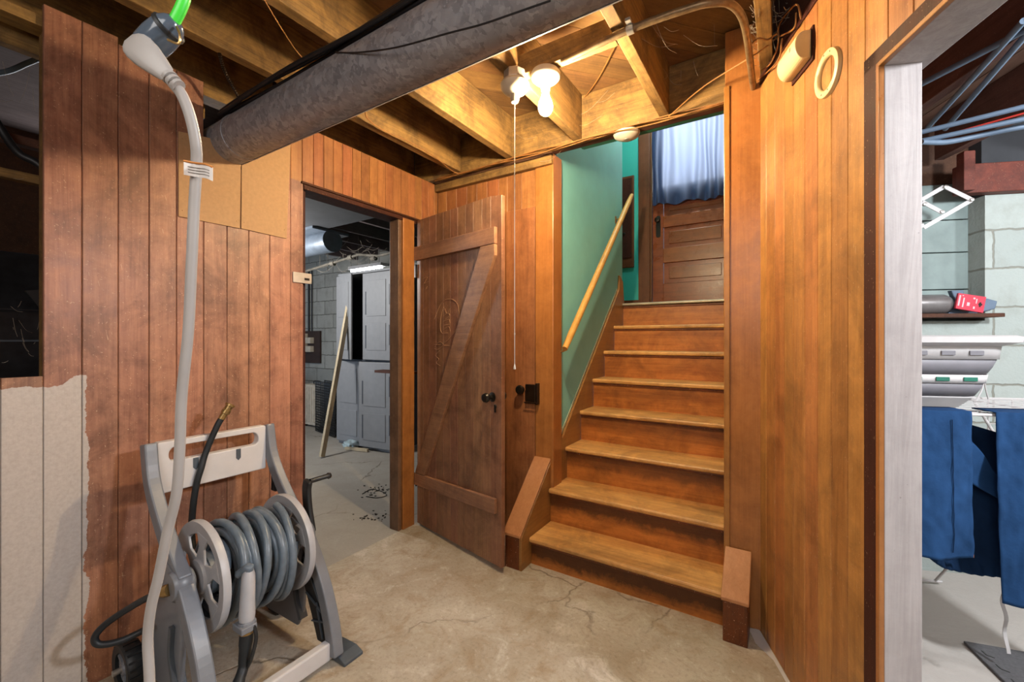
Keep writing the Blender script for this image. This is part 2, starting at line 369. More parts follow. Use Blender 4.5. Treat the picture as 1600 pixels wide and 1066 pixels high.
def blocks(name, c0, c1, mortar, frame_x=True):
    m, nt, b = newmat(name); tc = N(nt, 'ShaderNodeTexCoord').outputs['Object']
    mp = N(nt, 'ShaderNodeMapping'); mp.inputs['Rotation'].default_value = (D2R(90), 0, 0) ; nt.links.new(tc, mp.inputs['Vector'])
    sp = N(nt, 'ShaderNodeSeparateXYZ'); nt.links.new(tc, sp.inputs[0]); cb = N(nt, 'ShaderNodeCombineXYZ')
    nt.links.new(sp.outputs[0 if frame_x else 1], cb.inputs[0]); nt.links.new(sp.outputs[2], cb.inputs[1])
    nz = N(nt, 'ShaderNodeTexNoise'); nz.inputs['Scale'].default_value = 18; nt.links.new(tc, nz.inputs['Vector'])
    sc = N(nt, 'ShaderNodeVectorMath'); sc.operation = 'SCALE'; sc.inputs['Scale'].default_value = 0.02; nt.links.new(nz.outputs['Color'], sc.inputs[0])
    ad = N(nt, 'ShaderNodeVectorMath'); ad.operation = 'ADD'; nt.links.new(cb.outputs[0], ad.inputs[0]); nt.links.new(sc.outputs[0], ad.inputs[1])
    br = N(nt, 'ShaderNodeTexBrick'); br.inputs['Scale'].default_value = 1; br.inputs['Brick Width'].default_value = 0.405; br.inputs['Row Height'].default_value = 0.203
    br.inputs['Mortar Size'].default_value = 0.006; br.inputs['Mortar Smooth'].default_value = 0.4
    br.inputs['Color1'].default_value = S(c0); br.inputs['Color2'].default_value = S(c1); br.inputs['Mortar'].default_value = S(mortar)
    nt.links.new(ad.outputs[0], br.inputs['Vector'])
    blot = noisen(nt, tc, 5, 7, 0.7)
    c = mixc(nt, mathn(nt, 'MULTIPLY', ramp(nt, blot, .5, .7), 0.4, clamp=True), br.outputs['Color'], S(mortar))
    nt.links.new(c, b.inputs['Base Color']); b.inputs['Roughness'].default_value = 0.85
    bump(nt, b, mathn(nt, 'SUBTRACT', mathn(nt, 'MULTIPLY', noisen(nt, tc, 70, 5), 0.4), br.outputs['Fac']), 0.6, 0.01)
    return m
M['blocks'] = blocks('grey_blocks', '#85857f', '#97968f', '#55534d')
M['blocks_green'] = blocks('pale_green_blocks', '#a9b6b0', '#b6c2bb', '#7f7f72')
M['niche'] = plain('grey_green_boarding', '#8b9c9a', 0.7, var=0.12, nscale=5, bumps=0.3)

def galvanised():
    m, nt, b = newmat('galvanised_spangle'); tc = N(nt, 'ShaderNodeTexCoord').outputs['Object']
    v = N(nt, 'ShaderNodeTexVoronoi'); v.inputs['Scale'].default_value = 60
    nz = N(nt, 'ShaderNodeTexNoise'); nz.inputs['Scale'].default_value = 40; nt.links.new(tc, nz.inputs['Vector'])
    ad = N(nt, 'ShaderNodeVectorMath'); ad.operation = 'MULTIPLY_ADD'; nt.links.new(nz.outputs['Color'], ad.inputs[0]); ad.inputs[1].default_value = (.05,)*3; nt.links.new(tc, ad.inputs[2])
    nt.links.new(ad.outputs[0], v.inputs['Vector'])
    sp = N(nt, 'ShaderNodeSeparateColor'); nt.links.new(v.outputs['Color'], sp.inputs[0])
    f = mathn(nt, 'ADD', mathn(nt, 'MULTIPLY', sp.outputs[0], 0.6), mathn(nt, 'MULTIPLY', noisen(nt, tc, 6, 5), 0.5))
    nt.links.new(mixc(nt, f, S('#68676c'), S('#a5a4a8')), b.inputs['Base Color'])
    b.inputs['Metallic'].default_value = 0.35; nt.links.new(mathn(nt, 'ADD', mathn(nt, 'MULTIPLY', sp.outputs[1], 0.2), 0.4), b.inputs['Roughness'])
    return m
M['galv'] = galvanised()
def emit(name, col, st):
    m, nt, b = newmat(name); b.inputs['Emission Color'].default_value = col; b.inputs['Emission Strength'].default_value = st
    b.inputs['Base Color'].default_value = (.8, .8, .8, 1); return m
M['bulb'] = emit('lit_bulb_glass', (1.0, 0.76, 0.46, 1), BULB_EMIT)
M['tube_lit'] = emit('lit_tube', (0.93, 0.97, 1, 1), 12)
def curtain_mat():
    m, nt, b = newmat('thin_navy_curtain'); tc = N(nt, 'ShaderNodeTexCoord').outputs['Object']
    b.inputs['Base Color'].default_value = S('#2b4470'); b.inputs['Roughness'].default_value = 0.9
    tr = N(nt, 'ShaderNodeBsdfTranslucent'); tr.inputs['Color'].default_value = S('#90949f')
    tp = N(nt, 'ShaderNodeBsdfTransparent'); tp.inputs['Color'].default_value = S('#9fb2d8')
    m1 = N(nt, 'ShaderNodeMixShader'); m1.inputs[0].default_value = 0.40; nt.links.new(b.outputs[0], m1.inputs[1]); nt.links.new(tr.outputs[0], m1.inputs[2])
    m2 = N(nt, 'ShaderNodeMixShader'); m2.inputs[0].default_value = 0.0; nt.links.new(m1.outputs[0], m2.inputs[1]); nt.links.new(tp.outputs[0], m2.inputs[2])
    nt.links.new(m2.outputs[0], nt.nodes['Material Output'].inputs[0])
    bump(nt, b, noisen(nt, tc, 200, 3), 0.3, 0.002)
    return m
M['curtain'] = curtain_mat()
def glass_mat(name='window_glass', tint=(0.95, 0.97, 1, 1), gl=0.08):
    m, nt, b = newmat(name)
    tp = N(nt, 'ShaderNodeBsdfTransparent'); tp.inputs[0].default_value = tint
    g = N(nt, 'ShaderNodeBsdfGlossy'); g.inputs['Roughness'].default_value = 0.03
    mx = N(nt, 'ShaderNodeMixShader'); mx.inputs[0].default_value = gl
    nt.links.new(tp.outputs[0], mx.inputs[1]); nt.links.new(g.outputs[0], mx.inputs[2]); nt.links.new(mx.outputs[0], nt.nodes['Material Output'].inputs[0])
    return m
M['glass'] = glass_mat()
M['smoke_glass'] = glass_mat('smoky_clear_plastic', (0.45, 0.52, 0.6, 1), 0.18)

# ------------------------------------------------------------------ boards
def boards(mb, u0, u1, w, z0, z1, put, t=0.018, gap=0.0015, jig=0.0):
    """vertical boards from u0 to u1; put(u, t) gives x, y of a point along / into the wall; z1 may be a function of u"""
    u = u0
    while u < u1 - 1e-4:
        e = min(u + w*random.uniform(0.94, 1.06), u1)
        if u1 - e < w*0.35: e = u1
        zz = z1(0.5*(u+e)) if callable(z1) else z1; zb = z0(0.5*(u+e)) if callable(z0) else z0
        dt = random.uniform(-0.0007, 0.0007)
        c = 0.0022; a, b_ = u+gap/2, e-gap/2
        sec = [(a, t), (a, c+dt), (a+c, dt), (b_-c, dt), (b_, c+dt), (b_, t)]
        poly = []
        for (q, d) in sec:
            x, y = put(q, d); poly.append((x, y, zb))
        mb.prism(poly, (0, 0, zz-zb + random.uniform(-jig, jig)))
        u = e
    return mb

# ------------------------------------------------------------------ floor and ceiling
mb = MB(); mb.box(-9, 6, -3.2, 4.7, -0.08, 0); structure(mb.build('floor', M['floor']))
CZ = 2.61
# diagonal sheathing boards over the room
mb = MB()
rot = Matrix.Rotation(D2R(48), 4, 'Z')
for i in range(-26, 27):
    y0 = i*0.14
    mb.box(-4.2, 4.2, y0+0.0015, y0+0.1385, CZ, CZ+0.03)
o = mb.build('ceiling', M['subfloor'], frame=Matrix.Translation((-0.4, -1.0, 0)) @ rot); structure(o)
# cut the sheathing back from the stairwell: a dark deck over the other rooms instead
def clip(o, co, no):
    bm = bmesh.new(); bm.from_mesh(o.data); inv = W[o.name].inverted()
    c = inv @ Vector(co); n = inv.to_3x3() @ Vector(no)
    bmesh.ops.bisect_plane(bm, geom=bm.verts[:]+bm.edges[:]+bm.faces[:], plane_co=c, plane_no=n, clear_outer=True)
    bm.to_mesh(o.data); bm.free()
clip(o, (0, 2.27, 0), (0, 1, 0)); clip(o, (-2.25, 0, 0), (-1, 0, 0)); clip(o, (2.6, 0, 0), (1, 0, 0))
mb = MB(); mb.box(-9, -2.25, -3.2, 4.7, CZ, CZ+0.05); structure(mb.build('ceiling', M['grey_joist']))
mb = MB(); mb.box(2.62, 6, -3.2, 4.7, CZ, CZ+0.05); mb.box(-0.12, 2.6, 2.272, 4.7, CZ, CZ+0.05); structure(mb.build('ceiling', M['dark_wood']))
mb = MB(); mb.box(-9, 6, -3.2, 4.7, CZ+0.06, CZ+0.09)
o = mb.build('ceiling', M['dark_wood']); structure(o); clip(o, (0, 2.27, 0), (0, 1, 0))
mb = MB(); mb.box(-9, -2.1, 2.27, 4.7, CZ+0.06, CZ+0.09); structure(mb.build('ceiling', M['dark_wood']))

joist_places = {-2.27: 'ceiling joist over the left board wall', -1.84: 'ceiling joist ending in the corner above the open plank door',
                -1.43: 'ceiling joist between the corner joist and the pull-cord lamp', -0.975: 'ceiling joist the porcelain lamp with the pull cord hangs from',
                -0.505: 'ceiling joist the bent conduit crosses, above the stair curtain', -0.06: 'dark ceiling joist by the post at the right of the stairs'}
for x, lb in joist_places.items():
    mb = MB(); mb.box(x-0.024, x+0.024, -2.2, 2.215, 2.362 + random.uniform(-.003, .003), CZ-0.002)
    tag(mb.build('ceiling_joist', M['joist'], bevel=0.003), 'rough yellow ' + lb if 'dark' not in lb else 'rough ' + lb, 'joist', 'ceiling joists over the stair foot')
# cross blocking between joists
mb = MB(); mb.box(-0.95, -0.53, 1.545, 1.59, 2.362, 2.45); tag(mb.build('ceiling_block', M['joist_x'], bevel=0.002), 'short wood block between joists that carries the lit bulb holder', 'timber')
# rim board and header
mb = MB(); mb.box(-2.25, 0.2, 2.222, 2.27, 2.358, CZ-0.001)
structure(mb.build('trim_1', M['joist_x'], bevel=0.004))
mb = MB(); mb.box(-2.09, -1.165, 2.262, 2.31, 2.29, 2.34); structure(mb.build('trim_2', M['joist_x'], bevel=0.004))
mb = MB(); mb.box(-1.165, -0.22, 2.272, 2.312, 2.360, 2.62); mb.box(-2.09, -1.165, 2.262, 2.32, 2.341, 2.44); structure(mb.build('trim_3', M['dark_wood']))
mb = MB(); mb.box(-1.0, -0.2, 2.313, 2.345, 2.362, 2.385); mb.box(-1.0, -0.2, 2.35, 2.365, 2.368, 2.385); mb.box(-1.16, -0.2, 2.313, 2.37, 2.386, 2.62); structure(mb.build('trim_4', M['green_trim']))

# ------------------------------------------------------------------ left wall
LX = -2.097
putL = lambda u, d: (LX - d, u)
mb = MB()
BW = 0.0935
boards(mb, -2.2, 0.270, BW, 0, 1.118, putL)
boards(mb, 0.270, 0.363, BW, 0, 1.118, putL)
tops = lambda u: 2.37 if u < 0.55 else 2.345
boards(mb, 0.363, 0.833, BW, 0, tops, putL)
boards(mb, 0.833, 1.215, BW, 0, lambda u: 2.02 if u < 1.08 else 2.33, putL)
boards(mb, 1.215, 1.283, 0.08, 0, 2.055, putL)
structure(mb.build('wall_left', M['left_boards']))
mb = MB(); boards(mb, 1.215, 2.30, 0.062, 2.055, 2.345, putL); structure(mb.build('wall_left', M['back_boards']))
mb = MB(); boards(mb, 2.155, 2.30, 0.07, 0.0, 2.055, putL); structure(mb.build('wall_left', M['back_boards']))
# studs and plates behind the boards
mb = MB()
mb.box(LX-0.10, LX-0.0185, 0.37, 0.41, 0, 2.30); mb.box(LX-0.10, LX-0.0185, 1.24, 1.28, 0, 2.06); mb.box(LX-0.10, LX-0.0185, -2.2, 2.3, 2.30, 2.335)
mb.box(LX-0.10, LX-0.0185, -2.2, 0.37, 1.07, 1.11); mb.box(LX-0.10, LX-0.0185, 1.283, 2.155, 2.062, 2.10)
structure(mb.build('trim_5', M['joist']))
# hardboard patches
def patch(p, lab):
    poly = [P(u, v, a=LX+0.006) for (u, v) in p]; m = MB(); m.prism([(q.x, q.y, q.z) for q in poly], (-0.005, 0, 0))
    for (fu, fv) in ((.06, .08), (.94, .08), (.06, .92), (.94, .92)):
        q = poly[0].lerp(poly[1], fu).lerp(poly[3].lerp(poly[2], fu), fv); m.lathe([(0, .0018), (.0025, .001), (.003, 0)], q, (1, 0, 0), 8)
    return tag(m.build('hardboard_patch', M['hardboard'], bevel=0.0008), lab, 'board', 'patches on the left wall')
patch([(279, 205), (377, 226), (375, 357), (279, 338)], 'left one of two tan hardboard patches on the left wall under the duct')
patch([(378, 226), (455, 210), (448, 373), (377, 357)], 'right one of two tan hardboard patches, nearer the doorway')
# doorway lining
mb = MB(); mb.box(LX-0.115, LX-0.02, 1.284, 1.305, 0, 2.04); structure(mb.build('trim_6', M['casing']))
mb = MB(); mb.box(LX-0.115, LX+0.004, 1.284, 2.155, 2.02, 2.045); mb.box(LX-0.02, LX+0.010, 1.27, 2.16, 2.046, 2.058); structure(mb.build('trim_7', M['casing'], bevel=0.002))
mb = MB(); mb.box(LX-0.085, LX-0.002, 1.93, 1.958, 0, 2.02); structure(mb.build('trim_8', M['jamb'], bevel=0.004))
mb = MB(); mb.box(LX-0.03, LX+0.008, 1.962, 2.062, 0.0, 2.035); structure(mb.build('trim_9', M['post'], bevel=0.003))
# ------------------------------------------------------------------ back wall behind the plank door
putB = lambda u, d: (u, 2.30 + d)
mb = MB(); boards(mb, LX, -1.50, 0.088, 0, 2.345, putB); boards(mb, -1.50, -1.29, 0.105, 0, 2.345, putB)
structure(mb.build('wall_back', M['back_boards']))
mb = MB(); mb.box(LX-0.02, -1.29, 2.32, 2.36, 0, 2.34); structure(mb.build('wall_back', M['dark_wood']))
mb = MB(); mb.box(-1.505, -1.292, 2.288, 2.299, 0.0, 2.06); structure(mb.build('trim_10', M['back_boards'], bevel=0.002))
mb = MB(); mb.box(-1.288, -1.164, 2.288, 2.405, 0, 2.358); structure(mb.build('trim_11', M['post'], bevel=0.004))
mb = MB(); mb.box(-0.219, -0.080, 2.10, 2.14, 0, 2.60); mb.box(-0.2235, -0.200, 2.094, 2.135, 0.05, 2.358); structure(mb.build('trim_12', M['post'], bevel=0.003))
mb = MB(); mb.box(-0.205, -0.13, 2.14, 4.6, 0, 4.0); structure(mb.build('wall_stair_right', M['post']))
mb = MB(); mb.box(-0.19, -0.06, 2.141, 2.221, 0, 2.60); structure(mb.build('trim_13', M['post']))

# ------------------------------------------------------------------ right wall
putR = lambda u, d: (u, d)
mb = MB(); boards(mb, 0.005, 0.727, 0.078, 0, 2.34, putR, t=0.02)
boards(mb, 0.727, 1.75, 0.085, 1.975, 2.34, putR, t=0.02); boards(mb, 1.75, 4.8, 0.085, 0, 2.34, putR, t=0.02)
structure(mb.build('wall_right', M['right_boards'], frame=RW))
mb = MB(); mb.box(0.0, 0.73, 0.021, 0.085, 0, CZ); mb.box(0.73, 1.75, 0.021, 0.085, 1.98, CZ); mb.box(1.75, 4.8, 0.021, 0.085, 0, CZ)
structure(mb.build('wall_right', M['dark_wood'], frame=RW))
# opening lining: dark stop, then whitewashed jamb and head
mb = MB(); mb.box(0.727, 0.778, -0.004, 0.02, 0, 1.975); mb.box(0.727, 1.75, -0.004, 0.02, 1.937, 1.975); structure(mb.build('trim_14', M['casing'], frame=RW, bevel=0.002))
mb = MB(); mb.box(0.778, 0.790, -0.006, 0.02, 0, 1.937); mb.box(0.778, 1.75, -0.006, 0.02, 1.925, 1.937); structure(mb.build('trim_15', M['post'], frame=RW, bevel=0.002))
mb = MB(); mb.box(0.745, 0.791, 0.006, 0.088, 0, 1.925); mb.box(0.73, 1.75, 0.006, 0.112, 1.924, 1.96); structure(mb.build('trim_16', M['white_jamb'], frame=RW, bevel=0.002))

# ------------------------------------------------------------------ unseen sides of the room (they bounce the light)
mb = MB(); mb.box(LX-0.1, 1.7, -2.3, -2.2, 0, CZ); structure(mb.build('wall_rear', M['back_boards']))

# ------------------------------------------------------------------ stairs
RUN, RISE, SB, SZ = 0.229, 0.2, 2.0257, 0.153
XL, XR = -1.18, -0.213
st = thing('staircase', 'worn varnished wooden staircase rising between two posts to the upper door', 'stairs', ((XL+XR)/2, 1.99, 0))
for i in range(7):
    y0 = SB + i*RUN; z = SZ + i*RISE
    mb = MB()
    xr = XR if i == 0 else XR+0.01
    prof = [(y0+0.006, z-0.027), (y0, z-0.020), (y0, z-0.008), (y0+0.006, z), (y0+RUN+0.03, z), (y0+RUN+0.03, z-0.027)]
    mb.prism([(XL+0.001, y, zz) for (y, zz) in prof], (xr-XL-0.002, 0, 0))
    t_ = mb.build('tread', M['tread'], st, bevel=0.003)
for i in range(8):
    y0 = SB + 0.026 + i*RUN; zt = SZ + i*RISE - 0.027; zb = 0 if i == 0 else SZ + (i-1)*RISE
    mb = MB(); mb.box(XL+0.001, XR+(0.0 if i == 0 else 0.01), y0, y0+0.018, zb, zt)
    r_ = mb.build('riser', M['riser'], st)
    mb = MB(); mb.box(XL+0.002, XR+(0.0 if i == 0 else 0.009), y0-0.012, y0-0.0005, zt-0.014, zt-0.0005); c_ = mb.build('cove_moulding', M['newel'], r_, bevel=0.004)
LZ = SZ + 7*RISE; LB = SB + 7*RUN
mb = MB(); mb.prism([(XL+0.001, y, z) for (y, z) in ((LB+0.006, LZ-0.02), (LB, LZ-0.012), (LB+0.004, LZ), (LB+0.06, LZ), (LB+0.06, LZ-0.02))], (XR-XL+0.008, 0, 0))
tag(mb.build('landing_nosing', M['chrome_nosing'], st, bevel=0.002), 'pale metal nosing strip')
# skirt board on the teal wall
sk = [(1.95, 0), (1.95, 0.178), (2.285, 0.50), (2.476, 0.640), (3.555, 1.665), (3.57, 1.79), (3.60, 1.775), (3.655, 1.745), (3.69, 1.56), (3.69, 1.2), (2.35, 0)]
mb = MB(); mb.prism([(XL-0.001, y, z) for (y, z) in sk], (-0.017, 0, 0)); s_ = mb.build('skirt_board', M['skirt'], st, bevel=0.002)
mb = MB(); mb.bar((XL-0.018, 2.42, 0.602), (XL-0.018, 3.55, 1.672), 0.003, 0.006); tag(mb.build('cream_edge_line', M['edge_cream'], s_), 'cream line along skirt board')
# sloping newel blocks
for (x0, x1, y1, zf, zb_, nx) in ((-1.287, -1.1985, 2.287, 0.186, 0.512, 0.018), (-0.2125, -0.122, 2.093, 0.180, 0.318, 0)):
    mb = MB(); mb.prism([(x0, 1.95, 0), (x0, 1.95, zf), (x0, y1, zb_), (x0, y1, 0)], (x1-x0, 0, 0)); k_ = mb.build('newel_block', M['newel'], st, bevel=0.003)
    dy = 0.006; mb = MB(); mb.prism([(x0-dy, 1.938, zf-0.008), (x0-dy, 1.938, zf+0.006), (x0-dy, y1, zb_+0.014), (x0-dy, y1, zb_)], (x1-x0+2*dy+nx*.6, 0, 0))
    mb.build('sloping_cap', M['cap'], k_, bevel=0.003)
# landing deck and stairwell
mb = MB(); mb.box(-3.2, -0.2, LB+0.05, 4.6, LZ-0.05, LZ-0.004); structure(mb.build('floor', M['tread']))
mb = MB(); mb.box(-1.33, -1.199, 2.406, 3.69, 0.0, 4.0); structure(mb.build('wall_stair_left', M['teal']))
mb = MB(); mb.box(-3.3, -1.275, 4.48, 4.56, 1.5, 4.0); mb.box(-0.335, -0.13, 4.48, 4.56, 1.5, 4.0); mb.box(-1.28, -0.33, 4.48, 4.56, 3.62, 4.0); structure(mb.build('wall_stair_back', M['teal_deep']))
mb = MB(); mb.box(-3.3, -1.332, 3.60, 3.68, 1.5, 4.0); mb.box(-3.38, -3.3, 3.6, 4.56, 1.5, 4.0); structure(mb.build('wall_stair_side', M['teal_deep']))
mb = MB(); mb.box(-3.4, -0.1, 2.47, 4.6, 4.0, 4.06); mb.box(-1.3, -0.13, 2.28, 2.37, 2.70, 4.0); structure(mb.build('ceiling', M['teal_deep']))
mb = MB(); mb.box(-1.75, -1.276, 4.455, 4.479, LZ, LZ+0.10); structure(mb.build('baseboard_landing', M['up_casing'], bevel=0.003))
# upper door
dr = thing('door_2', None, None, (-0.75, 4.50, LZ), kind='structure')
mb = MB(); mb.box(-1.274, -1.158, 4.445, 4.479, LZ, 3.72); mb.box(-0.345, -0.225, 4.445, 4.479, LZ, 3.72); mb.box(-1.274, -0.225, 4.446, 4.479, 3.60, 3.72); mb.box(-1.158, -1.140, 4.46, 4.53, LZ, 3.6)
mb.build('door_casing', M['up_casing'], dr, bevel=0.004)
mb = MB()
mb.box(-1.138, -1.035, 4.49, 4.53, LZ+0.01, 3.595); mb.box(-0.45, -0.347, 4.49, 4.53, LZ+0.01, 3.595)
for z0, z1 in ((LZ+0.01, 1.81), (2.02, 2.165), (2.38, 2.495), (2.63, 2.80), (3.48, 3.595)): mb.box(-1.035, -0.45, 4.49, 4.53, z0, z1)
mb.build('door_frame_rails', M['up_door'], dr, bevel=0.003)
for z0, z1 in ((1.81, 2.02), (2.165, 2.38), (2.495, 2.63)):
    mb = MB(); mb.box(-1.034, -0.451, 4.508, 4.52, z0, z1); mb.box(-0.98, -0.50, 4.500, 4.508, z0+0.045, z1-0.045); mb.build('door_panel', M['up_door'], dr, bevel=0.004)
mb = MB(); mb.box(-1.035, -0.45, 4.512, 4.516, 2.80, 3.48); mb.build('door_pane', M['glass'], dr)
mb = MB(); mb.prism([(-1.105, 4.489, 2.30), (-1.105, 4.489, 2.49), (-1.095, 4.489, 2.505), (-1.070, 4.489, 2.505), (-1.060, 4.489, 2.49), (-1.060, 4.489, 2.30), (-1.070, 4.489, 2.285), (-1.095, 4.489, 2.285)], (0, -0.004, 0))
hp = mb.build('door_plate', M['black'], dr, bevel=0.001)
mb = MB(); mb.lathe([(0.012, 0), (0.010, .025), (0.022, .032), (0.028, .045), (0.024, .058), (0, .062)], (-1.083, 4.485, 2.455), (0, -1, 0), 20); mb.build('door_knob', M['brown_metal'], hp, smooth=40)
# curtain on the door
def cfn(u, v):
    x = -1.125 + u*0.80; z = 2.60 + v*0.95
    y = 4.425 + 0.024*math.sin(u*46 + 2*math.sin(u*9)) * (1.15-0.5*v) + 0.008*noise.noise(Vector((u*9, v*3, 1)))
    return (x + 0.006*math.sin(v*7+u*20), y, z + (0.012*math.sin(u*17) - 0.02*u if v == 0 else 0) + (0.012 if v == 1 else 0)*math.sin(u*46))
ct = thing('door_curtain', 'gathered thin navy curtain over the upper door window', 'curtain', (-0.75, 4.435, 2.6))
mb = MB(); mb.grid(cfn, 150, 24); mb.build('curtain_cloth', M['curtain'], ct, smooth=60)
mb = MB(); mb.tube([(-1.14, 4.435, 3.545), (-0.32, 4.435, 3.545)], 0.006, 10); mb.box(-1.142, -1.136, 4.435, 4.49, 3.54, 3.55); mb.box(-0.326, -0.32, 4.435, 4.49, 3.54, 3.55); mb.build('curtain_rod', M['brass'], ct, smooth=40)
# wooden hatch on the teal wall
hh = thing('wall_hatch', 'tall narrow dark wooden hatch on the teal landing wall', 'hatch', (-1.47, 4.47, 2.0))
mb = MB(); mb.box(-1.62, -1.325, 4.455, 4.479, 2.0, 2.965); mb.build('hatch_frame', M['up_casing'], hh, bevel=0.005)
mb = MB(); mb.box(-1.60, -1.345, 4.447, 4.4545, 2.10, 2.94); mb.build('hatch_panel', M['casing'], hh, bevel=0.003)
mb = MB(); mb.lathe([(.01, 0), (.012, .012), (0, .018)], (-1.425, 4.447, 2.36), (0, -1, 0), 14); mb.build('latch_knob', M['black'], hh, smooth=40)
# handrail
hr = thing('handrail', 'round yellowish wooden handrail on brackets along the teal stair wall', 'handrail', (-1.14, 2.37, 1.1))
r0, r1 = Vector((-1.118, 2.35, 1.185)), Vector((-1.118, 3.70, 2.50))
mb = MB(); n = 14; mb.tube([r0.lerp(r1, i/n) for i in range(n+1)], [0.018]+[0.022]*(n-1)+[0.016], 14); mb.build('rail', M['rail'], hr, smooth=50)
for f in (0.03, 0.86):
    p = r0.lerp(r1, f); mb = MB(); mb.tube(cr([p+Vector((0, 0, -0.018)), p+Vector((-.01, 0, -.045)), p+Vector((-.05, 0, -.06)), p+Vector((-.080, 0, -.06))], 6), 0.006, 8)
    mb.box(p.x-.084, p.x-.077, p.y-.014, p.y+.014, p.z-.095, p.z-.035); mb.build('rail_bracket', M['brass'], hr, smooth=40)
# smoke detector
mb = MB(); mb.lathe([(0, -.034), (.028, -.034), (.036, -.030), (.050, -.026), (.064, -.018), (.070, -.004), (.070, 0)], (0, 0, 0), (0, 0, 1), 36)
sd = thing('smoke_detector', 'round off-white smoke detector under the stair header', 'smoke detector', tuple(P(979, 208, z=2.352)))
q = mb.build('detector_body', M['porcelain'], sd, local=True, smooth=50)
mb = MB(); mb.lathe([(0, -.037), (.014, -.0365), (.016, -.033)], (0, 0, 0), (0, 0, 1), 20); mb.build('sensor_cap', M['steel'], sd, local=True, smooth=50)

# ------------------------------------------------------------------ open plank door
DA = D2R(-13.95)
pd = thing('door_1', None, None, (-2.075, 2.088, 0), DA, kind='structure')
DT = 0.024; y0 = -0.012
mb = MB(); u = 0.0; DWID = 0.845
def dtop(u): return 2.040 - 0.022*u/DWID
def dbot(u): return 0.012 + 0.020*u/DWID
while u < DWID-1e-4:
    e = min(u+random.uniform(.070, .080), DWID)
    if DWID-e < .03: e = DWID
    c = .0018; dt = random.uniform(0, .0006)
    sec = [(u+.0006, y0+DT), (u+.0006, y0+c+dt), (u+c, y0+dt), (e-c, y0+dt), (e-.0006, y0+c+dt), (e-.0006, y0+DT)]
    va = mb.verts([(q, w_, dbot(q)) for q, w_ in sec]); vb = mb.verts([(q, w_, dtop(q)-(.012 if q > DWID-.005 else 0)) for q, w_ in sec])
    mb.face(va[::-1]); mb.face(vb)
    for i in range(6): mb.face([va[i], va[(i+1) % 6], vb[(i+1) % 6], vb[i]])
    u = e
mb.build('door_planks', M['door'], pd, local=True)
mb = MB(); mb.prism([(0.0, y0-0.001, 1.768), (0.0, y0-0.001, 1.858), (0.812, y0-0.001, 1.842), (0.812, y0-0.001, 1.752)], (0, -0.022, 0)); mb.build('door_batten', M['batten'], pd, local=True, bevel=0.0025)
mb = MB(); mb.prism([(0.0, y0-0.001, 0.272), (0.0, y0-0.001, 0.350), (0.812, y0-0.001, 0.392), (0.812, y0-0.001, 0.312)], (0, -0.022, 0)); mb.build('door_batten', M['batten'], pd, local=True, bevel=0.0025)
mb = MB(); mb.prism([(0.008, y0-0.001, 0.353), (0.120, y0-0.001, 0.359), (0.812, y0-0.001, 1.690), (0.812, y0-0.001, 1.750), (0.695, y0-0.001, 1.752)], (0, -0.022, 0)); mb.build('diagonal_brace', M['batten'], pd, local=True, bevel=0.0025)
mb = MB()
for y_, n_ in ((y0, -1), (y0+DT, 1)):
    mb.lathe([(.026, 0), (.026, .004), (.012, .008), (.010, .03), (.022, .036), (.027, .048), (.022, .06), (0, .064)], (0.772, y_, 0.93), (0, n_, 0), 22)
mb.build('door_knob', M['black'], pd, local=True, smooth=40)
mb = MB(); mb.lathe([(0, .004), (.009, .003), (.011, 0)], (0.795, y0, 0.882), (0, -1, 0), 16); mb.box(.789, .801, y0-.004, y0, .850, .880); mb.build('keyhole_plate', M['black'], pd, local=True)
mb = MB()
for z_ in (0.30, 1.70):
    mb.tube([(-0.006, y0-0.004, z_-.045), (-0.006, y0-0.004, z_+.045)], .006, 10); mb.box(-.045, 0, y0-.004, y0-.001, z_-.04, z_+.04)
mb.build('door_hinge', M['brown_metal'], pd, local=True)
# scratched child's drawing on the planks
mb = MB()
def dp(u, v):
    q = P(u, v, b=1.95); r = ray(u, v); Wd = W['door_1']; o_ = Wd @ Vector((0, y0, 0)); nn = Wd.to_3x3() @ Vector((0, 1, 0))
    t = nn.dot(o_ - Vector((0, 0, EYE))) / nn.dot(r); return (Wd.inverted() @ (Vector((0, 0, EYE)) + r*t)) + Vector((0, -0.0012, 0))
zz = lambda L: [dp(640+x/4.26, 330+y/4.26) for x, y in L]
for L in ([(165, 720), (215, 610), (275, 585), (320, 620), (330, 700), (320, 770), (280, 830), (225, 880), (165, 890)],
          [(228, 640), (212, 690), (205, 760), (215, 810), (255, 810)], [(235, 650), (250, 680), (270, 650)], [(225, 700), (255, 680), (268, 695), (240, 720)],
          [(228, 735), (262, 720), (270, 745)], [(232, 760), (268, 752)], [(225, 790), (262, 770), (272, 800)], [(165, 905), (200, 870), (225, 890), (190, 920), (165, 915)],
          [(225, 890), (300, 905), (350, 940)], [(200, 930), (175, 960), (195, 985), (180, 1010), (205, 1030)], [(90, 450), (120, 440), (100, 480), (125, 470)], [(110, 520), (118, 500)]):
    mb.tube(cr(zz(L), 5), 0.0011, 5)
mb.build('scratched_drawing', M['scribble'], pd, local=True)
# rim latch keeper on the back wall
kp = thing('rim_lock', 'black metal rim lock on the boards left of the stair post', 'lock', (-1.32, 2.285, 0.90))
mb = MB(); mb.box(-1.345, -1.275, 2.262, 2.2875, 0.860, 0.965); mb.box(-1.272, -1.255, 2.258, 2.2875, 0.845, 0.975); mb.box(-1.352, -1.26, 2.255, 2.262, .850, .858); mb.build('lock_case', M['brown_metal'], kp, bevel=0.003)
mb = MB(); mb.lathe([(.012, 0), (.012, .02), (.026, .026), (.030, .040), (.024, .052), (0, .056)], (-1.375, 2.287, 0.93), (0, -1, 0), 22); mb.build('lock_knob', M['black'], kp, smooth=40)
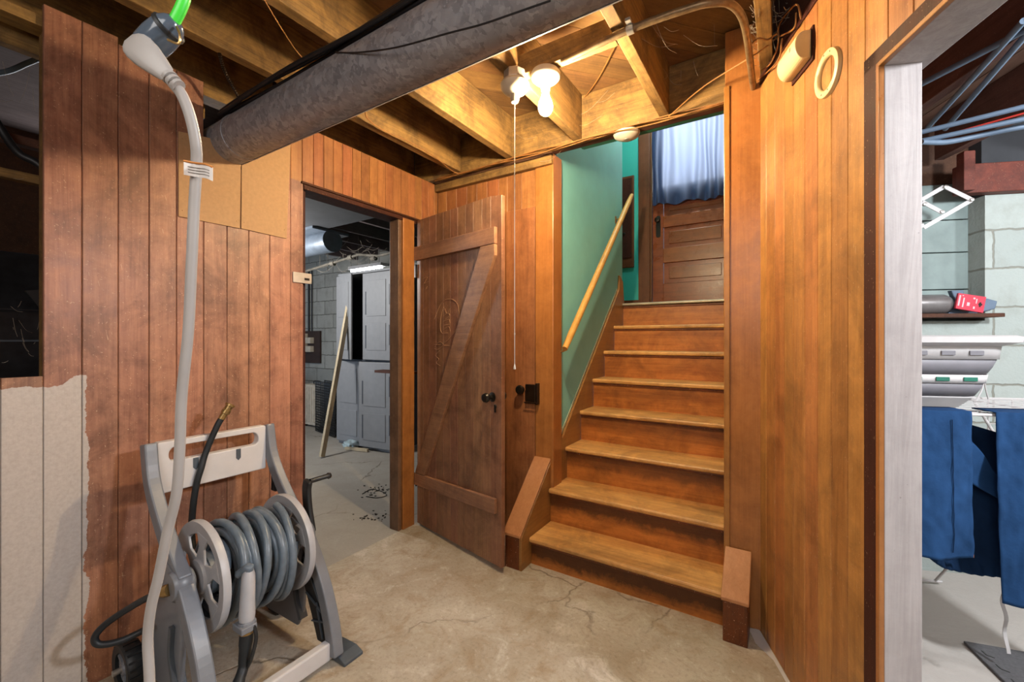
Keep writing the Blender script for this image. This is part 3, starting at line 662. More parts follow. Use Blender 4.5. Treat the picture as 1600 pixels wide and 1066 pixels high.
# strike plate on the left jamb
kp = thing('strike_plate', 'zinc strike plate on the left edge of the workshop doorway', 'hardware', (LX+.006, 1.28, 1.53))
mb = MB(); mb.box(LX+.001, LX+.006, 1.225, 1.325, 1.532, 1.585); mb.build('plate', M['steel'], kp, bevel=0.001)
mb = MB(); mb.box(LX+.0062, LX+.0075, 1.285, 1.312, 1.548, 1.560); mb.build('latch_slot', M['black'], kp)

# ------------------------------------------------------------------ duct, cables, conduit
DB, DZ, DR = 0.945, 2.127, 0.092
du = thing('round_duct', 'large round galvanised duct crossing under the joists', 'duct', (-1.0, DB, DZ-DR))
mb = MB(); n = 24; seg = 40
pts = [Vector((-2.9 + i*(3.25/n), DB, DZ)) for i in range(n+1)]; mb.tube(pts, DR, seg, caps=False)
mb.build('duct_pipe', M['galv'], du, smooth=40)
mb = MB(); ang = D2R(-62)
sp_ = Vector((0, math.cos(ang)*(DR+.001), math.sin(ang)*(DR+.001)))
mb.bar(Vector((-2.9, DB, DZ))+sp_, Vector((0.35, DB, DZ))+sp_, 0.012, 0.003, up=sp_); mb.build('duct_seam', M['galv'], du)
for x in (-2.0, 0.1):
    mb = MB(); mb.lathe([(DR+.0005, -.012), (DR+.003, -.010), (DR+.003, .010), (DR+.0005, .012)], (x, DB, DZ), (1, 0, 0), 40)
    mb.build('duct_joint_band', M['galv'], du, smooth=40)
for k in range(4):
    off = (k*0.013, (k % 2)*0.012)
    pts = [Vector((x, 0.868 + off[0] + 0.006*math.sin(x*5+k), 2.215 + off[1] + 0.004*math.sin(x*7+2*k))) for x in [-2.05+0.08*i for i in range(28)]]
    lbs = ['nearest', 'second nearest', 'third nearest', 'farthest']
    mb = MB(); mb.tube(pts, 0.0075, 8); tag(mb.build('black_cable', M['black_cable'], smooth=60), 'black cable lying along the top of the duct, ' + lbs[k] + ' of the four strands', 'cable', 'black cables on the duct')
mb = MB(); mb.tube(cr([P(525, 82, b=.86), P(560, 82, b=.847), P(620, 74, b=.838), P(700, 52, b=.838), P(750, 39, b=.838), P(800, 22, b=.838), P(860, 1, b=.84)], 6), 0.0025, 6)
tag(mb.build('thin_wire', M['black_cable'], smooth=60), 'single thin black wire draped over the face of the duct', 'wire')
# bent conduit
path = cr([P(878, 97, z=2.34), P(985, 46, z=2.34), P(1080, 12, z=2.335), P(1118, 4, z=2.335), P(1140, 6, z=2.335), P(1157, 22, z=2.33), P(1166, 50, z=2.33), P(1172, 95, z=2.33), P(1178, 145, z=2.32)], 8)
cd = thing('bent_conduit', 'bent metal conduit strapped under the joists right of the bulb', 'conduit', tuple(path[20]))
mb = MB(); mb.tube(path, 0.0125, 12); mb.build('pipe', M['conduit'], cd, smooth=50)
mb = MB(); q = path[-1]; mb.lathe([(.012, -.01), (.019, -.008), (.019, .012), (.015, .02)], q, (path[-1]-path[-2]), 14); mb.build('end_fitting', M['black'], cd, smooth=40)
q = P(985, 46, z=2.34); mb = MB(); mb.lathe([(.0135, -.012), (.0165, -.012), (.0165, .012), (.0135, .012)], q, (1, 0, 0), 14); mb.box(q.x-.009, q.x+.009, q.y-.035, q.y-.012, 2.350, 2.3605); mb.build('pipe_strap', M['steel'], cd, smooth=40)
# old wires
def wire(pts, r, lab, n=6, mat='wire', name='old_wire', grp=None):
    mb = MB(); mb.tube(cr(pts, n), r, 6); return tag(mb.build(name, M[mat], smooth=60), lab, 'wire', grp)
for k in range(3):
    pts = [Vector((x, 2.212 - 0.010*k + .006*math.sin(x*6+k*2), 2.352 - .008*k + .008*math.sin(x*9+k*1.7))) for x in [-2.02+0.14*i for i in range(14)]]
    wire(pts, 0.003, 'old brown cloth wire along the rim over the stair opening, ' + ['topmost', 'middle', 'lowest'][k] + ' of three', grp='wires along the rim board')
wire([P(571, 168, z=2.356), P(574, 185, z=2.356), P(600, 204, z=2.356), P(640, 222, z=2.356), P(680, 246, z=2.356), P(708, 268, z=2.350), P(722, 272, z=2.345)], .003, 'copper coloured wire stapled under the corner joist')
wire([P(885, 190, z=2.59), P(930, 130, z=2.59), P(962, 70, z=2.59)], .003, 'thin wire running up the boards behind the bulb')
wire([P(1137, 158, z=2.345), P(1150, 145, z=2.34), P(1180, 128, n=-.012), P(1215, 95, n=-.02), P(1222, 60, n=-.02)], .003, 'brown wire looping from the header to the top of the right wall')
wire([P(1045, 182, z=2.35), P(1100, 135, z=2.35), P(1180, 85, z=2.34), P(1213, 60, n=-.02), P(1240, 45, n=-.02), P(1244, 20, n=-.02)], .003, 'brown wire running from the stair joist to the right wall')
wire([P(1190, 110, z=2.34), P(1205, 98, n=-.02), P(1216, 68, n=-.02), P(1217, 40, n=-.03), P(1235, 15, n=-.03), P(1246, 8, n=-.03), P(1252, 30, n=-.02)], .0028, 'curled brown wire end beside the cream box')
wire([P(1172, 70, z=2.34), P(1185, 60, z=2.34), P(1200, 62, z=2.34), P(1214, 52, z=2.34)], .0035, 'thick brown wire stub near the conduit bend')
wire([P(413, 0, z=2.355), P(440, 45, z=2.35), P(462, 78, z=2.345), P(478, 96, z=2.34)], .002, 'thin straight wire hanging from a joist behind the black cables')
pth = cr([P(343, 84, z=2.355), P(350, 108, z=2.34), P(362, 132, z=2.31), P(376, 158, z=2.26)], 14)
mb = MB(); mb.tube(pth, [.0075 if i % 2 else .0060 for i in range(len(pth))], 10); tag(mb.build('armoured_cable', M['brown_metal']), 'ribbed armoured cable drooping from a joist left of the duct', 'cable')
# dark corner strip behind the wires
mb = MB(); mb.box(0.0, 0.5, -0.004, 0.02, 2.325, 2.36); structure(mb.build('trim_17', M['casing'], frame=RW))
mb = MB(); mb.box(-0.002, 0.010, -0.008, 0.02, 0, 2.33); structure(mb.build('trim_18', M['black_plastic'], frame=RW))  # black strip put in to draw the dark seam between post and wall

# ------------------------------------------------------------------ lamps
L1 = Vector((-0.948, 1.51, 0)); L2 = Vector((-0.84, 1.58, 0))
l1 = thing('pull_cord_lamp', 'porcelain lamp holder with empty socket and long pull cord', 'lamp', (L1.x, L1.y, 2.25))
mb = MB(); mb.lathe([(.042, 2.361), (.047, 2.355), (.047, 2.322), (.042, 2.318)], (L1.x, L1.y, 0), (0, 0, 1), 8); mb.build('metal_box', M['steel'], l1, bevel=.002)
mb = MB(); mb.lathe([(0, 2.232), (.014, 2.232), (.018, 2.245), (.020, 2.262), (.045, 2.275), (.058, 2.290), (.060, 2.305), (.052, 2.317), (0, 2.3175)], (L1.x, L1.y, 0), (0, 0, 1), 32); mb.build('porcelain_holder', M['porcelain'], l1, smooth=40)
mb = MB(); pc = Vector((L1.x+.012, L1.y-.02, 0)); mb.tube([pc+Vector((0, 0, 2.262)), pc+Vector((0, -.001, 1.7)), pc+Vector((0, 0, 1.125))], .0018, 6); mb.lathe([(0, 0), (.0055, .001), (.005, .010), (.0018, .022), (0, .023)], (pc.x, pc.y, 1.118), (0, 0, 1), 12)
mb.lathe([(0, 0), (.003, .001), (.003, .008), (0, .009)], (pc.x, pc.y, 1.26), (0, 0, 1), 10); mb.build('pull_cord', M['porcelain'], l1, smooth=40)
l2 = thing('bulb_lamp', 'porcelain lamp holder with a bare lit bulb', 'lamp', (L2.x, L2.y, 2.18))
mb = MB(); mb.lathe([(.018, 2.282), (.021, 2.296), (.024, 2.312), (.048, 2.322), (.060, 2.334), (.062, 2.350), (.056, 2.3605), (0, 2.361)], (L2.x, L2.y, 0), (0, 0, 1), 32); mb.build('porcelain_holder', M['porcelain'], l2, smooth=40)
mb = MB(); mb.lathe([(0, 2.178), (.012, 2.180), (.022, 2.188), (.029, 2.202), (.030, 2.216), (.026, 2.234), (.018, 2.254), (.014, 2.272), (.014, 2.285), (0, 2.286)], (L2.x, L2.y, 0), (0, 0, 1), 28); mb.build('light_bulb', M['bulb'], l2, smooth=60)

# ------------------------------------------------------------------ cream box and ring on the right wall
bx = thing('chime_box', 'cream rounded plastic box near the top of the right wall', 'box', tuple(rwp(.395, 0, 2.16)), math.atan2(RS.y, RS.x))
mb = MB()   # half-barrel lying level along the wall
prof = [(-.0065, 0), (-.026, 0)] + [(-.026-.030*math.sin(D2R(t)), .046-.046*math.cos(D2R(t))) for t in range(12, 180, 12)] + [(-.026, .092), (-.0065, .092)]
mb.prism([(-.068, y, z) for y, z in prof], (.136, 0, 0)); bo = mb.build('box_cover', M['cream'], bx, local=True, bevel=.003)
mb = MB(); mb.box(-.072, .076, -.006, -.0005, -.012, .100); mb.build('back_plate', M['casing'], bx, local=True)
mb = MB(); mb.box(.030, .032, -.0568, -.056, .045, .060); mb.box(.036, .038, -.0568, -.056, .045, .058); mb.build('box_print', M['grey_print'], bo, local=True)
mb = MB(); mb.lathe([(0, .001), (.0025, 0)], (-.045, -.0562, .046), (0, -1, 0), 8); mb.build('cover_screw', M['steel'], bo, local=True)
rg = thing('wall_ring', 'cream plastic oval mounting ring on the right wall', 'ring', tuple(rwp(.556, 0, 1.965)), math.atan2(RS.y, RS.x))
mb = MB(); ns = 48; prof2 = [(.046, 0), (.046, -.006), (.050, -.011), (.060, -.013), (.066, -.010), (.068, 0)]
rings = []
for k in range(ns):
    a_ = 2*math.pi*k/ns; rings.append(mb.verts([(r_*math.cos(a_), y_ - .0003, .085+r_*math.sin(a_)*1.02) for r_, y_ in prof2]))
for k in range(ns):
    A, B = rings[k], rings[(k+1) % ns]
    for i in range(6): mb.face([A[i], B[i], B[(i+1) % 6], A[(i+1) % 6]])
rb_ = mb.build('ring_body', M['cream'], rg, local=True, smooth=40)
for a_ in (60, 95, 250, 285):
    mb = MB(); mb.lathe([(0, .0008), (.003, 0)], (.057*math.cos(D2R(a_)), -.0134, .085+.058*math.sin(D2R(a_))), (0, -1, 0), 8)
    mb.build('screw_hole', M['black'], rb_, local=True)

# ------------------------------------------------------------------ white efflorescence strip and dirt at the right wall foot
mb = MB(); poly = []
for i in range(13): poly.append(rwp(.02+.09*i, -.004, .0))
for i in range(12, -1, -1): poly.append(rwp(.02+.09*i, -.014-.012*random.random()-(0.03 if i < 2 else 0), .0))
mb.prism([(p.x, p.y, .0005) for p in poly], (0, 0, .0025)); tag(mb.build('mineral_crust', M['white_plastic']), 'white mineral crust on the floor along the right wall', 'crust', kind='stuff')

# ------------------------------------------------------------------ hose reel cart
rc = thing('hose_reel_cart', 'grey plastic garden hose reel cart leaning near the left wall', 'hose reel', (-1.70, .80, 0))
AX = Vector((-1.665, 0, .442))
def strap(path, w, y0, y1, mat, name, parent, bevel=.006):
    """ribbon following (x, z) points, widths w, extruded from y0 to y1"""
    pts = [Vector((p[0], 0, p[1])) for p in path]; pts = cr(pts, 5); n = len(pts); Lp, Rp = [], []
    for i, p in enumerate(pts):
        t = (pts[min(i+1, n-1)] - pts[max(i-1, 0)]).normalized(); q = Vector((-t.z, 0, t.x)); f = i/(n-1)
        ww = w[0]*(1-f)+w[1]*f if isinstance(w, tuple) else w
        Lp.append(p+q*ww/2); Rp.append(p-q*ww/2)
    m = MB(); ra = [m.verts([(l.x, y0, l.z), (r.x, y0, r.z), (r.x, y1, r.z), (l.x, y1, l.z)]) for l, r in zip(Lp, Rp)]
    for A, B in zip(ra, ra[1:]):
        for k in range(4): m.face([A[k], A[(k+1) % 4], B[(k+1) % 4], B[k]])
    m.face(ra[0][::-1]); m.face(ra[-1])
    return m.build(name, mat, parent, bevel=bevel)
for (ya, yb, lab) in ((.575, .615, 'left'), (1.0, 1.035, 'right')):
    yb_in = yb
    strap([(-1.935, .865), (-1.905, .74), (-1.83, .63), (-1.72, .52), (-1.64, .455)], (.050, .058), ya, yb, M['reel_mid'], 'handle_arm', rc)
    sdp = strap([(-1.80, .455), (-1.73, .487), (-1.655, .455), (-1.585, .37), (-1.52, .26), (-1.475, .14), (-1.452, .03)], (.045, .052), ya-.004, yb+.004, M['reel_mid'], 'side_leg', rc)
    mb = MB(); mb.prism([(-1.80, ya+.012, .45), (-1.72, ya+.012, .47), (-1.66, ya+.012, .42), (-1.64, ya+.012, .30), (-1.66, ya+.012, .12), (-1.70, ya+.012, .055), (-1.97, ya+.012, .05), (-2.0, ya+.012, .10), (-1.96, ya+.012, .20), (-1.87, ya+.012, .33)], (0, yb-ya-.02, 0))
    mb.build('side_panel', M['reel_mid'], sdp, bevel=.006)
    strap([(-1.66, .10), (-1.70, .20), (-1.69, .30)], .018, ya-.002, yb-.004, M['reel_dark'], 'panel_rib', sdp, bevel=.002)
    mb = MB(); mb.lathe([(0, -.012), (.042, -.010), (.050, 0), (.050, (yb-ya)+.0), (.042, yb-ya+.010), (0, yb-ya+.012)], (AX.x, ya, AX.z), (0, 1, 0), 28); mb.build('axle_boss', M['reel_mid'], rc, smooth=40)
mb = MB(); mb.prism([(-1.655, 1.012, .40), (-1.60, 1.012, .33), (-1.54, 1.012, .22), (-1.50, 1.012, .10), (-1.50, 1.012, .05), (-1.56, 1.012, .05), (-1.60, 1.012, .14), (-1.64, 1.012, .22), (-1.68, 1.012, .30)], (0, .012, 0)); lw = mb.build('leg_web', M['black_plastic'], rc, bevel=.002)
for (p_, q_) in (((-1.65, .36), (-1.54, .21)), ((-1.66, .28), (-1.56, .30)), ((-1.63, .22), (-1.52, .17)), ((-1.59, .12), (-1.51, .14)), ((-1.56, .20), (-1.52, .07))):
    mb = MB(); mb.bar((p_[0], 1.008, p_[1]), (q_[0], 1.008, q_[1]), .006, .005); mb.build('web_rib', M['reel_dark'], lw)
# X-ribbed black inner web on the right arm
mb = MB(); mb.box(-1.885, -1.85, 1.005, 1.03, .585, .68); mb.bar((-1.88, 1.004, .59), (-1.855, 1.004, .675), .004, .004); mb.bar((-1.855, 1.004, .59), (-1.88, 1.004, .675), .004, .004); mb.build('arm_web', M['black_plastic'], rc)
# handle plate with its slot
hx0, hx1 = -1.955, -1.918
def handle_plate():
    m = MB()
    def rrz(y0, y1, z0, z1, r, arch, n=7):
        out = []
        for cy_, cz_, a0 in ((y1-r, z1-r, 0), (y0+r, z1-r, 90), (y0+r, z0+r, 180), (y1-r, z0+r, 270)):
            for i in range(n+1):
                a_ = D2R(a0+90*i/n); y = cy_+r*math.cos(a_); z = cz_+r*math.sin(a_)
                f = (y-.616)/.383; out.append((y, z + (arch*4*f*(1-f) if z > .72 else 0)))
        return out
    O = rrz(.614, 1.001, .676, .864, .008, .012); I = rrz(.650, .968, .782, .836, .024, .012)
    # densify the long runs
    def dens(L):
        out = []
        for k in range(len(L)):
            a_, b_ = L[k], L[(k+1) % len(L)]; out.append(a_)
            if (k+1) % 8 == 0: out += [(a_[0]+(b_[0]-a_[0])*t/6, a_[1]+(b_[1]-a_[1])*t/6) for t in range(1, 6)]
        return out
    O, I = dens(O), dens(I)
    R4 = [m.verts([(x, y, z) for y, z in L]) for L, x in ((O, hx0), (O, hx1), (I, hx1), (I, hx0))]
    for A, B in zip(R4, R4[1:]+R4[:1]):
        n = len(A)
        for k in range(n): m.face([A[k], A[(k+1) % n], B[(k+1) % n], B[k]])
    return m
tag(handle_plate().build('push_handle', M['white_plastic'], rc, bevel=.004), 'white plastic push handle plate')
for y_ in (.735, .888):
    mb = MB(); mb.prism([(hx1+.0005, y_-.009, .785), (hx1+.0005, y_-.009, .748), (hx1+.0005, y_, .738), (hx1+.0005, y_+.009, .748), (hx1+.0005, y_+.009, .785)], (.001, 0, 0))
    mb.build('hose_notch', M['reel_dark'], rc)
# front crossbar, rear axle, wheels, feet
mb = MB(); mb.box(-1.49, -1.455, .60, 1.01, .018, .085); tag(mb.build('front_crossbar', M['white_plastic'], rc, bevel=.006), 'white plastic front crossbar')
mb = MB(); mb.tube([(-1.95, .50, .088), (-1.95, 1.10, .088)], .010, 12); mb.build('wheel_axle', M['steel'], rc, smooth=40)
for yw, s_ in ((.545, -1), (1.07, 1)):
    mb = MB(); n_ = 44; prof = []
    mb.lathe([(.055, -.024), (.080, -.026), (.087, -.018), (.088, 0), (.087, .018), (.080, .026), (.055, .024), (.055, -.024)], (-1.95, yw, .088), (0, 1, 0), n_)
    for k in range(n_//2):
        a_ = 2*math.pi*k/(n_//2); d_ = Vector((math.cos(a_), 0, math.sin(a_))); c_ = Vector((-1.95, yw, .088)) + d_*.0885
        if c_.z > .006: mb.bar(c_+Vector((0, -.022, 0)), c_+Vector((0, .022, 0)), .007, .0035, up=d_)
    wh = mb.build('wheel', M['rubber'], rc, smooth=40)
    mb = MB(); mb.lathe([(0, -.022), (.018, -.022), (.024, -.012), (.050, -.006), (.056, -.014), (.056, .014), (.050, .006), (.024, .012), (.018, .022), (0, .022)], (-1.95, yw, .088), (0, 1, 0), 28)
    for k in range(5):
        a_ = 2*math.pi*k/5; d_ = Vector((math.cos(a_), 0, math.sin(a_))); mb.bar(Vector((-1.95, yw, .088))+d_*.018+Vector((0, -.014, 0)), Vector((-1.95, yw, .088))+d_*.054+Vector((0, -.016, 0)), .010, .006, up=(0, 1, 0))
    mb.build('wheel_hub', M['reel_mid'], wh, smooth=40)
for ya in (.555, 1.02):
    mb = MB(); mb.prism([(-1.53, ya, .0), (-1.53, ya, .022), (-1.44, ya, .026), (-1.40, ya, .012), (-1.40, ya, .0)], (0, .065 if ya < 1 else .085, 0)); mb.build('rubber_foot', M['reel_dark'], rc, bevel=.003)
mb = MB(); mb.box(-2.0, -1.96, .60, 1.01, .05, .10); mb.build('rear_crossbar', M['reel_mid'], rc, bevel=.006)
# reel flanges
def flange(yc, side, R):
    m = MB(); c = (AX.x, yc, AX.z)
    m.lathe([(R-.042, -.006), (R-.012, -.010), (R, -.012), (R+.003, 0), (R, .012), (R-.012, .010), (R-.042, .006), (R-.042, -.006)], c, (0, 1, 0), 64)
    m.lathe([(0, -.016), (.055, -.016), (.060, -.006), (.060, .006), (.055, .016), (0, .016)], c, (0, 1, 0), 32)
    fl = m.build('reel_flange', M['reel_light'], rc, smooth=40)
    m = MB()
    for k in range(6):
        a_ = 2*math.pi*(k+.35)/6; rr, w0, w1 = Vector((math.cos(a_), 0, math.sin(a_))), .040, .026
        tt = Vector((-math.sin(a_), 0, math.cos(a_))); C_ = Vector(c)
        a0, a1 = C_ + rr*.052, C_ + rr*(R-.038); am = C_ + rr*(R*.55)
        m.prism([a0-tt*w0*.8, am-tt*w1*.65, a1-tt*w0, a1+tt*w0, am+tt*w1*.65, a0+tt*w0*.8], (0, -.008*side, 0))
    m.build('flange_spoke', M['reel_light'] if side > 0 else M['reel_mid'], fl, bevel=.002)
    return fl
flange(.655, 1, .182); flange(.945, 1, .182)
mb = MB(); mb.lathe([(0, .66), (.070, .66), (.070, .94), (0, .94)], (AX.x, 0, AX.z), (0, 1, 0), 32); mb.build('reel_drum', M['reel_dark'], rc, smooth=40)
# crank
ck = strap([(-1.675, .43), (-1.70, .52), (-1.71, .60), (-1.70, .645)], .045, 1.050, 1.072, M['black_plastic'], 'crank_arm', rc, bevel=.008)
mb = MB(); mb.lathe([(.010, 0), (.010, .08), (.014, .085), (.012, .095), (0, .098)], (-1.70, 1.07, .638), (0, 1, 0), 16); mb.build('crank_handle', M['black_plastic'], ck, smooth=40)
# ------------------------------------------------------------------ garden hose on the reel
gh = thing('garden_hose', 'grey-green garden hose wound on the reel with a hanging spray nozzle', 'hose', (-1.665, .80, .2))
def wind(R0, y0, y1, turns, r, sag, ph, mat, wob):
    pts = []; n = int(turns*26)
    for i in range(n+1):
        f = i/n; a_ = ph + 2*math.pi*turns*f; tn = turns*f
        R = R0 + wob*noise.noise(Vector((tn*.9, ph, 0))) ; y = y0 + (y1-y0)*f + .016*math.sin(a_*1.0+tn*1.7)
        low = max(0, -math.sin(a_)); sg = sag*(0.5+0.5*noise.noise(Vector((math.floor(tn), ph*3, 5))))
        pts.append((AX.x + R*math.cos(a_)*(1-.06*low), y, AX.z + R*math.sin(a_) - sg*low))
    return pts
RH = .0138
mb = MB(); mb.tube(wind(.098, .685, .915, 8, RH, .0, .3, None, .004), RH, 10)
mb.tube(wind(.126, .690, .912, 7.5, RH, .02, 2.0, None, .014), RH, 10)
mb.tube(wind(.150, .700, .905, 6.6, RH, .060, 4.1, None, .022), RH, 10)
mb.tube(cr([(-1.51, .70, .47), (-1.47, .712, .50), (-1.475, .714, .485)], 4), RH, 10)
mb.build('hose_coil', M['hose'], gh, smooth=60)
mb = MB(); top = Vector((-1.475, .714, .490)); bot = Vector((-1.462, .702, .335))
mb.tube([top.lerp(bot, f) for f in (0, .1, .3, .6, .9, 1)], [.014, .019, .021, .022, .024, .022], 14); mb.build('nozzle_grip', M['reel_light'], gh, smooth=50)
mb = MB(); mb.tube([bot, bot+Vector((.001, 0, -.008)), bot+Vector((.002, -.001, -.03))], [.025, .027, .026], 16)
mb.box(bot.x-.030, bot.x+.03, bot.y-.030, bot.y+.018, bot.z-.026, bot.z-.006); mb.build('nozzle_collar', M['reel_mid'], gh, bevel=.003)
mb = MB(); p0 = bot+Vector((.002, -.001, -.03)); p1 = Vector((-1.455, .690, .200)); p2 = Vector((-1.440, .668, .170)); p3 = Vector((-1.425, .650, .150))
mb.tube(cr([p0, p0.lerp(p1, .5), p1, p2, p3], 4), [.020]*4+[.018]*4+[.016]*4+[.018]*3+[.020]*2, 14)
mb.lathe([(.020, 0), (.031, .006), (.033, .022), (.030, .030), (.024, .031), (0, .029)], p3, (p3-p2), 24)
mb.build('spray_head', M['rubber'], gh, smooth=40)
mb = MB(); mb.tube(cr([p0+Vector((.022, .010, .02)), p0+Vector((.034, .012, -.02)), p1+Vector((.030, .008, .03)), p1+Vector((.012, .004, -.005))], 5), .006, 8); mb.build('spray_trigger', M['black_plastic'], gh, smooth=40)
mb = MB(); mb.tube([p0+Vector((0, 0, .003)), p0+Vector((0, 0, -.007))], .0225, 16); mb.build('brass_collar', M['brass'], gh, smooth=40)
# leader hose loop from the hub
ll = thing('leader_hose', 'dark grey leader hose looping out at the left of the hose reel', 'hose', (-1.84, .50, .22))
mb = MB(); mb.tube(cr([(-1.672, .562, .435), (-1.70, .545, .425), (-1.79, .520, .375), (-1.855, .468, .322), (-1.875, .440, .285), (-1.870, .446, .255), (-1.850, .490, .245), (-1.83, .545, .255), (-1.81, .555, .27)], 8), .0105, 12); mb.build('hose_loop', M['rubber'], ll, smooth=60)
mb = MB(); mb.tube([(-1.664, .566, .438), (-1.680, .556, .432), (-1.69, .549, .428)], [.019, .019, .014], 14); mb.build('hose_coupling', M['brass'], ll, smooth=40)
# supply hose end standing in the handle notch
lh = thing('supply_hose', 'black hose end with brass coupling poking up through the reel handle', 'hose', (-1.91, .76, .5))
mb = MB(); pth = cr([(-1.885, .828, .955), (-1.895, .80, .90), (-1.908, .765, .80), (-1.905, .748, .742), (-1.908, .735, .69), (-1.915, .725, .60), (-1.92, .722, .50), (-1.90, .72, .44)], 6)
mb.tube(pth, .0115, 12); mb.build('hose_pipe', M['rubber'], lh, smooth=60)
mb = MB(); d_ = (pth[0]-pth[3]).normalized(); mb.lathe([(.0125, -.035), (.013, -.012), (.0165, -.010), (.0165, .004), (.014, .006), (.014, .020), (.0185, .022), (.0185, .030), (.012, .031), (.011, .01)], pth[0], d_, 20); mb.build('brass_coupling', M['brass'], lh, smooth=30)

# ------------------------------------------------------------------ hanging extension cords close to the camera
def Q(u, v, Z): r = ray(u, v); return Vector((0, 0, EYE)) + r*Z
xc = thing('white_extension_cord', 'thick white extension cord hanging down in front of the left wall', 'extension cord', tuple(Q(290, 400, .5)))
cp = [Q(262, 119, .42), Q(270, 130, .42), Q(285, 150, .425), Q(298, 185, .43), Q(306, 225, .435), Q(307, 260, .44), Q(303, 330, .445), Q(299, 420, .45), Q(294, 520, .455), Q(284, 620, .46), Q(281, 700, .465), Q(276, 770, .47), Q(262, 830, .475), Q(248, 900, .48), Q(236, 950, .485), Q(231, 1000, .49), Q(234, 1070, .49)]
e = cp[-1]; cp += [e+Vector((.01, 0, -.15)), e+Vector((.0, -.02, -.45)), Vector((e.x-.02, e.y-.05, .03)), Vector((e.x-.10, e.y-.14, .006)), Vector((e.x-.1, e.y-.5, .006))]
mb = MB(); mb.tube(cr(cp, 7), .0052, 12); mb.build('cord', M['cord_white'], xc, smooth=60)
pa, pb = Q(204, 62, .42), Q(262, 118, .42)
ax = (pb-pa).normalized(); vd = (pa - Vector((0, 0, EYE))).normalized(); sdv = ax.cross(vd).normalized()
mb = MB(); rings = []
for f, w_, h_ in ((-.06, .005, .005), (0, .010, .008), (.08, .0130, .010), (.22, .0145, .012), (.45, .0140, .012), (.7, .0115, .011), (.92, .0088, .0088), (.98, .0080, .008), (1, .005, .005)):
    c_ = pa.lerp(pb, f); rings.append(mb.verts([c_ + sdv*w_*math.copysign(abs(math.cos(t))**.7, math.cos(t)) + vd*h_*math.copysign(abs(math.sin(t))**.7, math.sin(t)) for t in [2*math.pi*k/20 for k in range(20)]]))
for A, B in zip(rings, rings[1:]):
    for k in range(20): mb.face([A[k], A[(k+1) % 20], B[(k+1) % 20], B[k]])
mb.face(rings[0][::-1]); mb.face(rings[-1])
for k, f in enumerate((0.02, .30, .58)):
    c_ = pb + ax*(.003 + .0055*k); mb.tube([c_-ax*.0016, c_+ax*.0016], .0072-.0005*k, 14)
mb.build('plug', M['cord_white'], xc, smooth=50)
mb = MB()
tq = Q(306, 262, .437); sd2 = Vector((cY, sY, 0))
def tfn(u, v): return tq + sd2*(-.007 + u*.032) + Vector((0, 0, .004 - v*.014 - .008*u*u)) + Vector((-sY, cY, 0))*(-.007 + .004*math.sin(u*5))
mb.grid(tfn, 10, 4); tgp = mb.build('warning_tag', M['paper'], xc, solid=.0005)
mb = MB()
for j in range(3):
    v_ = .35+.2*j
    mb.tube([tfn(u_, v_) + Vector((sY, -cY, 0))*.0006 for u_ in (.1, .3, .5, .7, .9)], .00045, 5)
mb.build('tag_print', M['grey_print'], tgp)
mb = MB(); mb.tube([tfn(u_, 0) + Vector((sY, -cY, 0))*.0003 for u_ in (0, .25, .5, .75, 1)], .0011, 6); mb.build('tag_orange_edge', M['tape_orange'], tgp)
gc = thing('green_extension_cord', 'bright green extension cord with smoky clear connector at the top left', 'extension cord', tuple(Q(255, 50, .43)))
ga, gb = Q(230, 76, .437), Q(274, 34, .430)
mb = MB(); gx = (gb-ga).normalized(); Lg = (gb-ga).length; mb.lathe([(0, 0), (.013, 0), (.0145, .003), (.0150, Lg*.4), (.0145, Lg*.6), (.0135, Lg*.80), (.010, Lg*.95), (.007, Lg*1.02), (0, Lg*1.03)], ga, gx, 24)
mb.build('connector_shell', M['clear_grey'], gc, smooth=35)
mb = MB(); mb.lathe([(.0135, Lg*.70), (.0150, Lg*.72), (.0148, Lg*.80), (.0130, Lg*.82)], ga, gx, 24); tag(mb.build('connector_ring', M['black_plastic'], gc, smooth=35), 'black locking ring')
mb = MB(); mb.tube(cr([gb-gx*.004, Q(283, 12, .43), Q(290, -12, .43), Q(291, -60, .43), Q(285, -160, .44), Q(280, -400, .46), Q(275, -700, .50)], 6), .0052, 12); mb.build('cord', M['green_cord'], gc, smooth=60)
mb = MB(); b0 = Q(262, 62, .42); mb.tube(cr([b0, Q(279, 68, .42), Q(281, 55, .42), Q(276, 42, .425)], 5), .0012, 6); mb.build('retaining_loop', M['brass'], gc)

# ------------------------------------------------------------------ dark bay at the far left: furnace and pipes
fu = thing('furnace', 'black steel furnace in the dark bay at the left', 'furnace', (-3.0, .3, 0))
mb = MB(); mb.box(-3.4, -2.62, -.5, 1.0, .02, 1.36); fb = mb.build('furnace_body', M['black_furnace'], fu, bevel=.01)
mb = MB(); mb.prism([(-3.35, -.45, 1.36), (-2.68, -.45, 1.36), (-2.80, -.45, 1.62), (-3.25, -.45, 1.62)], (0, 1.3, 0)); mb.build('furnace_hood', M['black_furnace'], fu, bevel=.01)
mb = MB(); mb.prism([(-2.618, .40, 1.44), (-2.618, .50, 1.46), (-2.618, .50, 1.40), (-2.618, .44, 1.37)], (.02, 0, 0)); mb.build('draft_flap', M['black_plastic'], fu)
mb = MB(); mb.box(-2.617, -2.612, -.5, 1.0, 1.232, 1.240); mb.build('seam_strip', M['reel_dark'], fb)
mb = MB(); mb.tube(cr([P(-60, 100, a=-2.45), P(0, 200, a=-2.45), P(30, 240, a=-2.42), P(66, 262, a=-2.40), P(120, 330, a=-2.4)], 6), .014, 10); tag(mb.build('black_conduit', M['black_cable'], smooth=60), 'thick black flexible conduit crossing the dark left bay', 'conduit')
